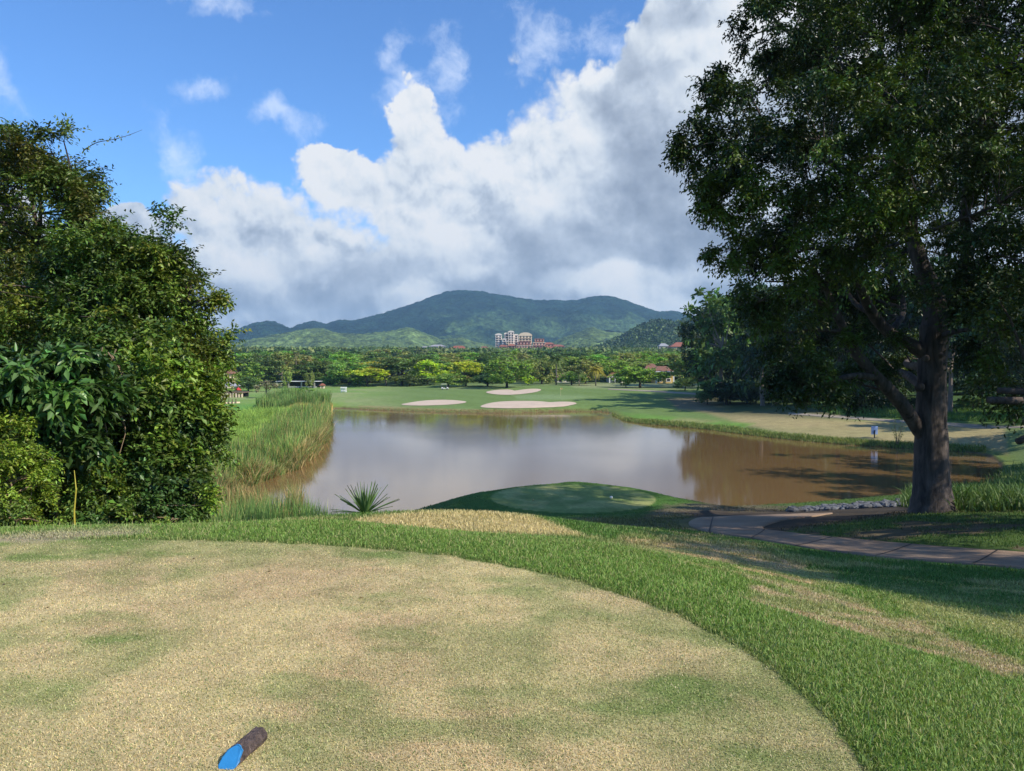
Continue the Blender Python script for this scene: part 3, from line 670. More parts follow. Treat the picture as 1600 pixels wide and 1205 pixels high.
def bunker(outl, label):
    P = A([hit(*p)[:2] for p in outl]); P = A(smooth_poly(P, 2)); c = P.mean(0); n = len(P)
    V = []; rings = np.linspace(1, 0.06, 9)
    for k in rings:
        Q = c + (P - c) * k; z = terrain(Q[:, 0], Q[:, 1]) + .10 * min(1, (1 - k) * 6 + .3) + .05
        V.append(np.c_[Q, z])
    V.append(np.c_[c[None], terrain(c[0], c[1]) + .15]); V = np.concatenate(V)
    F = []
    m = len(rings)
    for i in range(m - 1):
        for k in range(n): F.append((i * n + k, i * n + (k + 1) % n, (i + 1) * n + (k + 1) % n, (i + 1) * n + k))
    mb = MB(); mb.add(V, F + [((m - 1) * n + k, (m - 1) * n + (k + 1) % n, m * n) for k in range(n)])
    o = mb.build('sand_bunker', M['sand'], smooth=True); tag(o, label, 'sand bunker', 'sand bunkers in front of the green')
bunker([(747, 637), (757, 632), (775, 628.5), (800, 627), (830, 627), (845, 627.5), (862, 629.5), (880, 628), (895, 628.5), (903, 631), (893, 634.5), (860, 637), (820, 638.5), (780, 639)], 'large pale sand bunker nearest the water, with a wavy upper edge')
bunker([(622, 633), (640, 629.5), (660, 626.5), (685, 625), (710, 625.5), (732, 628), (722, 631), (690, 633.5), (650, 634.5)], 'long pale sand bunker left of the other two above the pond')
bunker([(756, 613.5), (768, 610.5), (785, 609), (800, 609.5), (803, 611.5), (815, 609.5), (832, 607.5), (847, 608.5), (843, 611.5), (830, 614.5), (800, 617.5), (775, 617)], 'sand bunker farthest up the fairway with a notch in its back edge')

# ------------------------------------------------------------------ grass blades near the camera
def near_grass():
    N = 860000
    r = np.exp(rng.uniform(math.log(2.1), math.log(17), N)); th = rng.uniform(-R(44), R(44), N)
    x, y = r * np.sin(th), r * np.cos(th); z = terrain(x, y)
    c = cover(x, y, z); st = polysd(x, y, TEE)
    on = st < .0
    dry = np.clip((c[:, 0] / np.maximum(c[:, 1], 1e-3) - .7) / .5, 0, 1)
    H = np.where(on, rng.uniform(.005, .013, N), np.where(dry > .5, rng.uniform(.008, .022, N), rng.uniform(.010, .030, N) + .03 * (rng.random(N) < .03)))
    H *= 1 + .04 * r
    Wd = np.where(on, .0024, .0034) * (1 + .17 * r)
    cc = c * (1 + rng.normal(size=(N, 1)) * .24) * (1 + rng.normal(size=(N, 3)) * .05) * 1.18
    g = rng.random(N) < .13; cc[g & on] = A([.16, .24, .06]); s = rng.random(N) < .14; cc[s & ~on] = A([.40, .38, .16])
    s = rng.random(N) < .10; cc[s & on] = A([.66, .56, .34])
    keep = ~((x > 5.0) & (z < 6.9) & (y > 12))
    lean = np.where(on, .8, .4)[:, None]
    V, F, C = blades(x[keep], y[keep], z[keep] - .002, H[keep], Wd[keep], np.clip(cc[keep], .01, 1), lean[keep])
    o = mesh_np('short_grass', V, F, M['blade'], C); tag(o, 'short dry and green grass blades covering the near tee', 'grass', kind='stuff')
near_grass()
def rough_grass():
    # taller rough on slopes beyond the tee, round the path and the lower tee, and a few long stalks
    N = 200000
    r = np.exp(rng.uniform(math.log(14), math.log(62), N)); th = rng.uniform(-R(42), R(42), N)
    x, y = r * np.sin(th), r * np.cos(th); z = terrain(x, y); c = cover(x, y, z)
    rl = np.hypot(x - LT[0], y - LT[1]); px, py = proj(np.stack([x, y, z], -1))
    onpath = (polysd(px, py, [(1060, 816), (1084, 829), (1153, 840), (1242, 855), (1325, 866), (1428, 877), (1640, 893), (1640, 862), (1462, 854), (1325, 842), (1225, 831), (1200, 827), (1240, 818), (1310, 811), (1310, 799), (1100, 804)]) < 1.5) & (r > 12)
    k = (z > .05) & (rl > 4.35) & ~onpath & (c[:, 1] > c[:, 0] * .8)
    H = rng.uniform(.04, .11, N) * np.where(rl < 7.5, .5, 1); cc = c * (1 + rng.normal(size=(N, 1)) * .25) * 1.1
    V, F, C = blades(x[k], y[k], z[k] - .01, H[k], (.004 + .0007 * r)[k], np.clip(cc[k], .01, 1), .4)
    o = mesh_np('rough_grass', V, F, M['blade'], C); tag(o, 'rough green grass on the slope beyond the tee', 'grass', kind='stuff')
rough_grass()
def scatter_poly(poly, n, dmin, dmax):
    X, Y = [], []
    tot = 0
    while tot < n:
        m = n * 3; r = np.exp(rng.uniform(math.log(dmin), math.log(dmax), m)); th = rng.uniform(-R(37), R(37), m)
        x, y = r * np.sin(th), r * np.cos(th); z = terrain(x, y); px, py = proj(np.stack([x, y, np.maximum(z, 0)], -1))
        k = polysd(px, py, poly) < 0; X.append(x[k]); Y.append(y[k]); tot += k.sum()
        if k.sum() == 0: break
    x, y = np.concatenate(X)[:n], np.concatenate(Y)[:n]; return x, y, np.maximum(terrain(x, y), -.25)
def reeds(name, poly, n, d0, d1, h0, h1, w, cols, label, lean=.12, wind=(.03, 0)):
    x, y, z = scatter_poly(poly, n, d0, d1); n = len(x)
    ci = rng.integers(0, len(cols), n); pat = fbm(x, y, 4, 3, 61); cl = A(cols)[ci] * (1 + rng.normal(size=(n, 1)) * .32) * (.55 + .9 * fbm(x, y, 2.2, 2, 62))[:, None]
    H = rng.uniform(h0, h1, n) * np.clip(2.6 * pat - .35, .3, 1.5)
    V, F, C = blades(x, y, z, H, w, np.clip(cl, .01, 1), lean, wind=wind)
    o = mesh_np(name, V, F, M['blade'], C); tag(o, label, 'reeds', kind='stuff')
LIME = [(.26, .38, .07), (.32, .42, .09), (.18, .32, .05)]; GRN = [(.13, .24, .06), (.18, .30, .07), (.10, .19, .05), (.30, .34, .12)]; BRN = [(.42, .29, .12), (.36, .26, .10), (.20, .24, .07), (.48, .36, .17)]
reeds('bank_grass', [(330, 655), (380, 645), (440, 640), (500, 642), (490, 680), (470, 700), (400, 718), (330, 740)], 42000, 70, 220, .7, 1.4, .05, LIME, 'tall lime green grass on the left bank of the pond', .35)
reeds('reeds', [(415, 690), (440, 665), (470, 650), (516, 640), (514, 664), (502, 690), (478, 716), (440, 738), (400, 750), (330, 772), (330, 735), (390, 715)], 24000, 66, 200, 1.3, 3.1, .075, GRN + LIME[:1] + BRN[1:2], 'green reeds lining the left shore of the pond', .14)
reeds('dry_reeds', [(518, 648), (519, 668), (511, 690), (503, 700), (492, 716), (478, 722), (468, 734), (440, 742), (402, 757), (360, 772), (330, 782), (328, 760), (400, 742), (450, 728), (480, 706), (498, 676)], 20000, 64, 190, .5, 2.3, .07, BRN + BRN + GRN, 'dry brown reed stems at the edge of the water', .34, (.12, -.05))
reeds('reeds', [(400, 634), (440, 630), (516, 632), (516, 639), (440, 640), (400, 640)], 14000, 150, 330, 2.0, 3.4, .10, GRN, 'dark green reed bed at the far left corner of the pond', .1)
reeds('dry_reeds', [(440, 639), (517, 636), (520, 641), (508, 645), (440, 643)], 5000, 140, 330, .7, 1.3, .12, [(.52, .40, .12), (.46, .36, .12)], 'golden reed stems at the far left corner of the pond', .1)
# reeds in the near left corner, seen over the crest of the tee
x = rng.uniform(-17.5, -10.5, 3600); y = rng.uniform(41, 49, 3600); z = np.maximum(terrain(x, y), 0) 
ok = fbm(x, y, 1.6, 3, 64) > .47 - .012 * (x + 14)
x, y, z = x[ok], y[ok], z[ok]; n = len(x)
V, F, C = blades(x, y, z, rng.uniform(1.2, 2.9, n) * np.interp(x, [-17, -13, -10], [1, 1.0, .45]), .05, np.clip(A(GRN)[rng.integers(0, 4, n)] * (1 + rng.normal(size=(n, 1)) * .2), .01, 1), .13)
tag(mesh_np('reeds', V, F, M['blade'], C), 'green reeds standing in the near left corner of the pond', 'reeds', kind='stuff')
x = rng.uniform(-26, -16, 9000); y = rng.uniform(44, 60, 9000); k = fbm(x, y, 2.0, 3, 65) > .5; x, y = x[k], y[k]; z = np.maximum(terrain(x, y), 0); n = len(x)
V, F, C = blades(x, y, z, rng.uniform(.9, 2.2, n), .05, np.clip(A(BRN + GRN[:1])[rng.integers(0, 5, n)] * (1 + rng.normal(size=(n, 1)) * .2), .01, 1), .15)
tag(mesh_np('dry_reeds', V, F, M['blade'], C), 'straw brown reeds beside the dark bushes at the left shore', 'reeds', kind='stuff')
# weeds along the right bank
def bankweeds(poly, n, d0, d1, label, h=(.2, .6), cols=None):
    x, y, z = scatter_poly(poly, n, d0, d1); k = (z > -.05); x, y, z = x[k], y[k], z[k]; n = len(x)
    cols = cols or [(.24, .28, .07), (.16, .24, .05), (.34, .33, .12), (.11, .17, .04)]
    V, F, C = blades(x, y, z, rng.uniform(h[0], h[1], n) * (.4 + 1.2 * fbm(x, y, 2.5, 3, 66)), .06, np.clip(A(cols)[rng.integers(0, len(cols), n)] * (1 + rng.normal(size=(n, 1)) * .22), .01, 1), .4)
    tag(mesh_np('bank_weeds', V, F, M['blade'], C), label, 'weeds', kind='stuff')
bankweeds([(956, 646), (975, 654), (1080, 661), (1150, 668), (1230, 679), (1300, 685), (1400, 692), (1540, 699), (1540, 708), (1400, 702), (1290, 695), (1220, 689), (1140, 680), (1070, 671), (985, 665), (958, 655)], 26000, 75, 190, 'weedy green fringe along the right bank of the pond')
bankweeds([(560, 638), (700, 641), (900, 640), (950, 640), (952, 646), (800, 648), (560, 644)], 9000, 150, 230, 'straw coloured fringe on the far shore below the bunkers', (.15, .4), [(.38, .28, .13), (.30, .26, .10), (.42, .24, .13)])
bankweeds([(1260, 636), (1640, 640), (1640, 664), (1400, 654), (1300, 648)], 14000, 95, 230, 'green ground cover under the grove on the right', (.3, .8), [(.14, .26, .05), (.10, .18, .04)])
bankweeds([(1430, 765), (1500, 745), (1640, 720), (1640, 800), (1480, 800), (1400, 792)], 9000, 28, 95, 'dark weeds between the big trunk and the pond end', (.3, .9), [(.08, .15, .035), (.12, .18, .05)])

# ------------------------------------------------------------------ near left trees
def ell(px, py, r, d, k=1.0, kd=1.0):
    c = Py(px, py, d); s = r * np.linalg.norm(ray(px, py)) / FP / FP * d
    return (c[0], c[1], c[2], s * k, s * kd, s)
def plant(name, label, cat, base, lobes, ncl, K, nl, tl, L, Wd, mat, tints, bark, trunk_r, limbs=None, shell=.5, nbr=260, group=None, droop=.25, colvar=.25, cpart='crown', inner=0, seed=1, spread=.9, sub=9, subr=.14):
    root = empty(name, base); tag(root, label, cat, group)
    C, O, idx = lobes_pts(lobes, ncl, shell, sub, subr)
    g = terrain(C[:, 0], C[:, 1]); k = C[:, 2] > g + .05; C, O = C[k], O[k]
    T = A(tints); pat = fbm(C[:, 0] * 1.0 + C[:, 2] * .7, C[:, 1] + C[:, 2], tl * 4, 3, 90 + seed); ti = np.clip(((pat - .3) / .4) * len(T), 0, len(T) - 1e-3); i0 = ti.astype(int); i1 = np.minimum(i0 + 1, len(T) - 1); f = (ti - i0)[:, None]
    col = (T[i0] * (1 - f) + T[i1] * f) * rng.uniform(.75, 1.25, (len(C), 1))
    if sub: idx = idx[k]; sv = rng.uniform(.55, 1.5, idx.max() + 1); col = col * sv[idx][:, None]
    V, F, c = sprays(C, O, K, nl, tl, L, Wd, col, colvar, droop, spread)
    b = A(base, float)
    o = mesh_np(cpart, V - b, F, mat, c); o.parent = root
    mb = MB(); nodes, rads = [], []
    if limbs is None:
        lc = A(lobes)[:, :3].mean(0); limbs = [([b - A([0, 0, .3]), b * .6 + lc * .4 + A([.1, 0, 0]), lc], [trunk_r, trunk_r * .8, trunk_r * .4])]
    for k_, (pts, rd) in enumerate(limbs):
        P, Q = smooth_line(pts, rd, 2); mb.tube([p - b for p in P], Q, 14 if Q[0] > .15 else 8, jit=.10 if Q[0] > .15 else .05, seed=k_)
        P, Q = dens(P, Q, max(.4, tl)); nodes += [p - b for p in P[len(P) // 5:]]; rads += Q[len(Q) // 5:]
    lob = A(lobes)[:, :3] - b
    m2 = MB()
    # secondary limbs to lobe centres, twigs to clusters
    sec_n, sec_r = list(nodes), list(rads)
    for q in lob:
        N = A(nodes); dd = np.linalg.norm(N - q, axis=1) + np.maximum(0, N[:, 2] - q[2]); i = int(np.argmin(dd)); a = N[i]; Ld = np.linalg.norm(q - a)
        if Ld < .3: continue
        r0 = min(rads[i] * .75, .03 + Ld * .025); mid = (a + q) / 2 + A([0, 0, .1]) * Ld + rng.normal(size=3) * Ld * .06
        P, Q = smooth_line([a, mid, q], [r0, r0 * .7, r0 * .35], 2); m2.tube(P, Q, 6, jit=.08); P, Q = dens(P, Q, .5); sec_n += P; sec_r += Q
    sel = rng.choice(len(C), min(nbr, len(C)), replace=False)
    skel_branches(m2, sec_n, sec_r, C[sel] - b, 4, seed, .006, rmax=.05)
    mb.build('trunk', bark, root, smooth=True); m2.build('branches', bark, root, smooth=True)
    return root
DL = 12.0
T_OLIVE = [(1.0, .68, .45), (.7, .75, .55), (1.0, 1.0, .7), (1.5, 1.15, .7)]
T_GREEN = [(.5, .7, .7), (.8, .95, .8), (1.2, 1.25, .8), (1.7, 1.7, .8)]
def gbase(px, d): p = Py(px, 800, d); return (p[0], p[1], gz(p[0], p[1]))
b = gbase(20, 20)
plant('broadleaf_tree', 'tallest tree at the left edge with small olive brown leaves against the sky', 'tree', b,
      [ell(*q) for q in [(60, 300, 80, 19), (110, 262, 45, 18.5), (125, 340, 55, 18), (20, 400, 100, 20), (85, 430, 90, 18.5), (-70, 330, 110, 20), (80, 236, 28, 18.5), (35, 255, 40, 19), (150, 285, 20, 18), (152, 320, 18, 18), (100, 222, 18, 18.5), (10, 265, 45, 20), (-60, 480, 120, 20), (135, 300, 32, 18), (150, 400, 45, 18), (-160, 260, 90, 21)]],
      2000, 4, 11, .42, .12, .05, M['leafmid'], T_OLIVE, M['barkd'], .2,
      [([A(b) - A([0, 0, .3]), Py(25, 640, 20), Py(40, 500, 19.5), Py(60, 380, 19)], [.2, .17, .13, .08]), ([Py(40, 500, 19.5), Py(90, 430, 19), Py(115, 330, 18.5)], [.11, .08, .05]), ([Py(28, 600, 20), Py(-30, 480, 20), Py(-60, 380, 20)], [.12, .09, .05])], nbr=330, shell=.35)
b = gbase(215, 16.5)
plant('broadleaf_tree', 'rounded bushy tree behind the vines with green and russet leaf sprays', 'tree', b,
      [ell(*q) for q in [(175, 440, 75, 15.5), (235, 425, 65, 15.5), (285, 460, 45, 15.5), (200, 520, 90, 15), (285, 540, 55, 15), (115, 500, 90, 15.5), (312, 600, 32, 15.5), (322, 470, 16, 15.5), (335, 560, 14, 15.5), (265, 415, 14, 15.8), (300, 440, 12, 15.6), (250, 600, 80, 15), (310, 540, 30, 15.5), (150, 390, 35, 16), (295, 655, 42, 15.5), (185, 400, 40, 16), (322, 690, 25, 15.5), (90, 560, 90, 16)]],
      2500, 4, 10, .36, .105, .05, M['leafmid'], [(.5, .62, .55), (.8, .9, .65), (1.2, 1.2, .7), (1.6, 1.25, .7)], M['barkd'], .16,
      [([A(b) - A([0, 0, .3]), Py(210, 690, 16.3), Py(190, 560, 16), Py(200, 460, 15.5)], [.16, .14, .1, .05]), ([Py(200, 640, 16.2), Py(260, 560, 15.8), Py(290, 480, 15.5)], [.1, .07, .04]), ([Py(195, 600, 16), Py(120, 520, 16), Py(90, 450, 16)], [.1, .07, .04])], nbr=420, shell=.4)
b = gbase(200, 13.5)
plant('vine_thicket', 'vine covered thicket of oval green leaves beside the reeds', 'shrub', b,
      [ell(*q) for q in [(200, 650, 95, 13), (275, 665, 50, 13.5), (240, 740, 70, 13), (290, 775, 32, 13), (130, 720, 80, 13), (165, 785, 70, 12.5), (300, 720, 26, 13.5), (240, 580, 60, 13.5), (280, 600, 40, 13.8), (95, 770, 60, 12.5), (255, 800, 40, 12.8), (300, 640, 30, 13.5), (180, 560, 50, 14)]],
      2200, 4, 8, .28, .11, .066, M['leafmid'], T_GREEN, M['stick'], .06, nbr=420, shell=.45)
b = gbase(90, 11.5)
plant('broadleaf_shrub', 'shrub with large glossy drooping leaves in the left thicket', 'shrub', b,
      [ell(*q) for q in [(85, 610, 62, 11.5), (55, 660, 60, 11.2), (125, 640, 45, 11.5), (100, 575, 40, 11.8), (30, 600, 50, 11.8), (-40, 640, 80, 11.5), (130, 690, 30, 11.5)]],
      330, 4, 8, .30, .19, .085, M['leafbig'], [(.8, .8, .8), (1.1, 1.1, 1.0), (1.5, 1.5, 1.2)], M['stick'], .05, nbr=160, shell=.45, droop=.55)
b = gbase(20, 10.5)
plant('low_shrub', 'low yellow green shrub at the bottom left of the thicket', 'shrub', b,
      [ell(*q) for q in [(10, 750, 55, 10.5), (45, 795, 36, 10.3), (-50, 720, 80, 10.5), (60, 815, 22, 10.2), (20, 690, 35, 10.8)]],
      560, 4, 9, .17, .062, .03, M['leafmid'], [(1.2, 1.2, .8), (2.0, 2.0, .8), (2.6, 2.4, 1.0)], M['stick'], .03, nbr=140, shell=.4)
b = gbase(150, 12)
plant('low_shrub', 'dark leafy undergrowth at the foot of the thicket behind the yellow stem', 'shrub', b,
      [ell(*q) for q in [(120, 800, 50, 11.8), (180, 810, 45, 11.8), (235, 812, 35, 11.8), (290, 812, 34, 12), (85, 740, 40, 11.8), (315, 790, 22, 12.2), (150, 740, 45, 12.2)]],
      620, 4, 9, .2, .07, .038, M['leafmid'], T_GREEN, M['stick'], .03, nbr=200, shell=.4)
# the yellow stem in front of the thicket and bare arching twigs
b = gbase(117, 10.2); mb = MB(); P0 = A(b)
mb.tube([P0 * 0 - A([0, 0, .1]), Py(116, 800, 10.2) - P0, Py(119, 765, 10.2) - P0, Py(116, 735, 10.3) - P0], [.014, .011, .008, .004], 8)
s_ = mb.build('yellow_stem', M['ystick']); s_.location = b; tag(s_, 'thin bright yellow stem standing in front of the thicket', 'stem')
root = empty('dry_vine', gbase(170, 12.4)); tag(root, 'tangle of bare brown vine stems hanging in the left thicket', 'vine')
P0 = A(root.location); rr = random.Random(9)
for k in range(26):
    a = Py(rr.uniform(120, 190), rr.uniform(540, 700), 12.4 + rr.uniform(-.2, .4)); c = a + A([rr.uniform(-.6, .6), rr.uniform(-.2, .2), rr.uniform(-1.6, -.6)])
    mb = MB(); P, Q = smooth_line([a - P0, (a + c) / 2 - P0 + A([rr.uniform(-.4, .4), 0, rr.uniform(-.1, .3)]), c - P0], [.012, .009, .005], 2); mb.tube(P, Q, 5); mb.build('stem', M['stick'], root)
# tendril reaching into the sky
root = empty('tendril', Py(130, 234, 18)); tag(root, 'thin leafy tendril reaching right from the top of the tall tree', 'vine'); P0 = A(root.location)
pl = [Py(130, 236, 18), Py(150, 222, 18), Py(175, 219, 18), (Py(200, 212, 18)), Py(222, 203, 18)]
P, Q = smooth_line([p - P0 for p in pl], [.012, .01, .008, .006, .003], 2); mb = MB(); mb.tube(P, Q, 5); mb.build('stem', M['barkd'], root)
B = np.repeat(A(P[:14]), 3, 0) + rng.normal(size=(42, 3)) * .03; ax = unit(rng.normal(size=(42, 3)) + A([.2, 0, -.5])); V, F, c = leaves_geo(B, ax, rdir(42), .09, .04, np.ones((42, 3)))
mesh_np('leaves', V, F, M['leafmid'], c, parent=root)

# ------------------------------------------------------------------ the big tree on the right
D0 = 26.0
q = Py(1458, 800, D0); b = (q[0], q[1], gz(q[0], q[1]))
Q = lambda px, py, d=D0: Py(px, py, d)
limbs = [([A(b) - A([0, 0, .5]), Q(1459, 800), Q(1456, 770), Q(1455, 730), Q(1455, 650), Q(1456, 560), Q(1462, 510)], [.92, .76, .63, .53, .47, .45, .48]),
    ([Q(1458, 540), Q(1464, 485), Q(1452, 445), Q(1438, 410), Q(1420, 355), Q(1432, 310), Q(1456, 275)], [.46, .40, .30, .26, .21, .15, .11]),
    ([Q(1464, 520), Q(1482, 480), Q(1497, 455), Q(1512, 400), Q(1506, 335), Q(1520, 260, 25), Q(1545, 150, 24), Q(1610, 50, 23)], [.36, .28, .21, .18, .16, .14, .11, .05]),
    ([Q(1450, 555), Q(1425, 540), Q(1390, 522), Q(1360, 488), Q(1345, 450, 25), Q(1327, 410, 24.5)], [.26, .22, .20, .18, .15, .11]),
    ([Q(1360, 488), Q(1338, 478, 26.5), Q(1320, 450, 27)], [.12, .09, .05]),
    ([Q(1448, 690), Q(1432, 665), Q(1405, 625, 25.5), Q(1370, 590, 25), Q(1335, 550, 24.5), Q(1312, 500, 24), Q(1290, 450, 24)], [.24, .24, .22, .19, .16, .13, .08]),
    ([Q(1370, 590, 25), Q(1330, 585, 24), Q(1290, 600, 23.5), Q(1262, 620, 23)], [.11, .09, .06, .03]),
    ([Q(1422, 352), Q(1405, 290), Q(1400, 220), Q(1382, 150), Q(1375, 60)], [.16, .13, .11, .09, .05]),
    ([Q(1400, 220), Q(1420, 140), Q(1402, 60), Q(1420, -40)], [.09, .07, .05, .03]),
    ([Q(1432, 310), Q(1470, 305), Q(1492, 285), Q(1500, 230)], [.14, .12, .09, .05]),
    ([Q(1420, 355), Q(1370, 300, 24), Q(1310, 260, 23), Q(1230, 220, 22.5), Q(1160, 230, 22)], [.16, .13, .1, .07, .03]),
    ([Q(1390, 522), Q(1420, 480, 28), Q(1380, 400, 30), Q(1330, 300, 31)], [.12, .1, .08, .05]),
    ([Q(1382, 150), Q(1310, 110, 24), Q(1240, 60, 23), Q(1200, 20, 23)], [.08, .06, .05, .03])]
lob = [ell(*q) for q in [(1205, 45, 55, 23), (1175, 10, 38, 24), (1160, 130, 55, 23), (1112, 165, 36, 23), (1092, 205, 40, 23), (1078, 262, 34, 23), (1120, 335, 42, 22.5), (1118, 120, 34, 23.5), (1150, 70, 44, 23.5), (1150, 390, 34, 23), (1140, 240, 60, 23), (1190, 470, 40, 23), (1105, 225, 44, 22.5), (1075, 235, 26, 22.5), (1100, 290, 36, 23), (1150, 300, 55, 22), (1170, 370, 40, 23), (1200, 230, 80, 22), (1290, 90, 90, 24), (1400, 40, 100, 25),
    (1530, 40, 110, 24), (1290, 230, 90, 21), (1400, 180, 90, 23), (1540, 180, 90, 22), (1240, 360, 75, 22), (1330, 350, 85, 21), (1195, 440, 42, 23), (1260, 450, 70, 23), (1230, 520, 45, 24), (1310, 540, 60, 26), (1245, 590, 40, 22.5), (1255, 632, 22, 22.5), (1258, 636, 20, 22.8), (1285, 622, 28, 22.5), (1225, 612, 20, 22.5), (1235, 555, 50, 23), (1290, 570, 50, 24), (1340, 600, 40, 27),
    (1420, 270, 75, 20), (1560, 320, 90, 21), (1600, 440, 90, 22), (1480, 400, 50, 30), (1390, 430, 60, 30), (1300, -60, 90, 26), (1450, -80, 110, 26), (1600, -60, 120, 25), (1300, 400, 90, 31), (1400, 330, 90, 32), (1500, 250, 110, 32), (1250, 180, 90, 31), (1380, 90, 110, 31), (1560, 520, 60, 23),
    (1350, 480, 60, 30), (1280, 480, 60, 30), (1450, 170, 80, 19), (1230, 400, 60, 26), (1370, 600, 40, 32), (1420, 560, 40, 32), (1700, 200, 140, 24), (1750, 0, 140, 26)]]
plant('large_tree', 'huge dark tree with a thick grey trunk beside the concrete path', 'tree', b, lob, 9800, 4, 9, .46, .15, .068, M['leafdark'],
      [(.6, .7, .7), (.9, .95, .8), (1.2, 1.15, .8), (2.2, 2.0, .8)], M['bark'], .6, limbs, nbr=1000, shell=.35, droop=.4, seed=3)
root = bpy.data.objects['large_tree']
# knots and root flare
mb = MB()
for px, py, r in ((1437, 605, .16), (1447, 560, .12), (1470, 555, .10)):
    p = Py(px, py, D0 - .42) - A(b); m_ = MB(); m_.sphere(p, r, 10, 6); m_.build('knot', M['bark'], root, smooth=True)
# neighbouring trees to the right of the frame
def simple_tree(name, label, base, h, rad, n, leaf, tr, tints, mat, lo=.35, group=None, lobn=9, seed=0, extra=None, K=3, nl=7, tl=.6, sh=.45, bark='barkd', nbr=120):
    rr = random.Random(seed); b = A(base, float); lobes = []
    for k in range(lobn):
        a = 2 * PI * k / lobn * 2.4 + rr.random(); rx = rad * rr.uniform(.15, .72); z = h * (lo + (1 - lo) * (.12 + .72 * (k + .5) / lobn)); rl = rad * rr.uniform(.36, .52)
        lobes.append((b[0] + math.cos(a) * rx, b[1] + math.sin(a) * rx, b[2] + z, rl, rl, rl * .72))
    lobes += extra or []
    top = b + A([rr.uniform(-.05, .05) * h, rr.uniform(-.05, .05) * h, h * .8])
    return plant(name, label, 'tree', base, lobes, n, K, nl, tl, leaf, leaf * .5, mat, tints, M[bark], tr, [([b - A([0, 0, .3]), b * .55 + top * .45, top], [tr, tr * .8, tr * .3])], nbr=nbr, shell=sh, group=group, seed=seed, droop=.3)
def gb(x, y): return (x, y, gz(x, y))
TD = [(.6, .7, .7), (.9, .95, .8), (1.2, 1.1, .7)]
simple_tree('shade_tree', 'dark leafy tree whose lower branches hang in at the right edge', gb(20.5, 18.5), 19, 7.5, 2600, .15, .4, TD, M['leafdark'], .12, seed=4, lobn=14, tl=.6, nl=8,
            extra=[ell(1560, 610, 36, 19), ell(1600, 560, 60, 19), ell(1545, 625, 20, 18.5), ell(1600, 660, 34, 18.5), ell(1640, 450, 120, 20), ell(1590, 690, 16, 18.5), ell(1650, 600, 80, 19)])
simple_tree('shade_tree', 'broad tree right of the tee that throws shade over the path', gb(20.0, 5.5), 15.5, 6.4, 2600, .22, .35, TD, M['leafdark'], .35, seed=6, tl=.7)
simple_tree('shade_tree', 'dark tree behind the large trunk at the right edge of the view', gb(31, 27), 22, 8, 1800, .17, .4, TD, M['leafdark'], .1, seed=7, lobn=13, tl=.7)
for k, (x, y, h, r) in enumerate([(47, 49, 20, 7), (50, 63, 22, 8.5), (59, 74, 20, 8), (66, 90, 18, 8), (74, 108, 18, 8)]):
    simple_tree('grove_tree', ['dark tree at the right end of the pond, nearest the camera', 'dark tree beside the right end of the pond, second from the camera', 'dark tree on the right shore in the middle of its row', 'dark tree on the right shore, second farthest of its row', 'dark tree at the far end of the row on the right shore'][k],
                gb(x, y), h, r, 1500, .34, .3, TD, M['leafdark'], .12, 'trees along the right shore', seed=20 + k, tl=1.0, nl=7)
n = 2600; r = np.exp(rng.uniform(math.log(3.2), math.log(34), n)); th = rng.uniform(-R(36), R(36), n); x, y = r * np.sin(th), r * np.cos(th)
k = (x > 1.6 + .05 * y) & (fbm(x, y, 2.5, 2, 80) > .38) & (y > 6) | ((rng.random(n) < .05) & (y > 5)); x, y = x[k], y[k]; n = len(x)
B = np.c_[x, y, terrain(x, y) + np.where(polysd(x, y, TEE) < 0, .008, .025)]; V, F, c = leaves_geo(B, unit(rng.normal(size=(n, 3)) * A([1, 1, .15])), unit(A([0, 0, 1.0]) + rng.normal(size=(n, 3)) * .3), rng.uniform(.02, .05, n), rng.uniform(.01, .022, n), A([(.34, .22, .10), (.22, .14, .07), (.45, .36, .15), (.12, .08, .05)])[rng.integers(0, 4, n)])
tag(mesh_np('fallen_leaves', V, F, M['blade'], c), 'scattered dry fallen leaves on the grass and the path', 'leaf litter', kind='stuff')

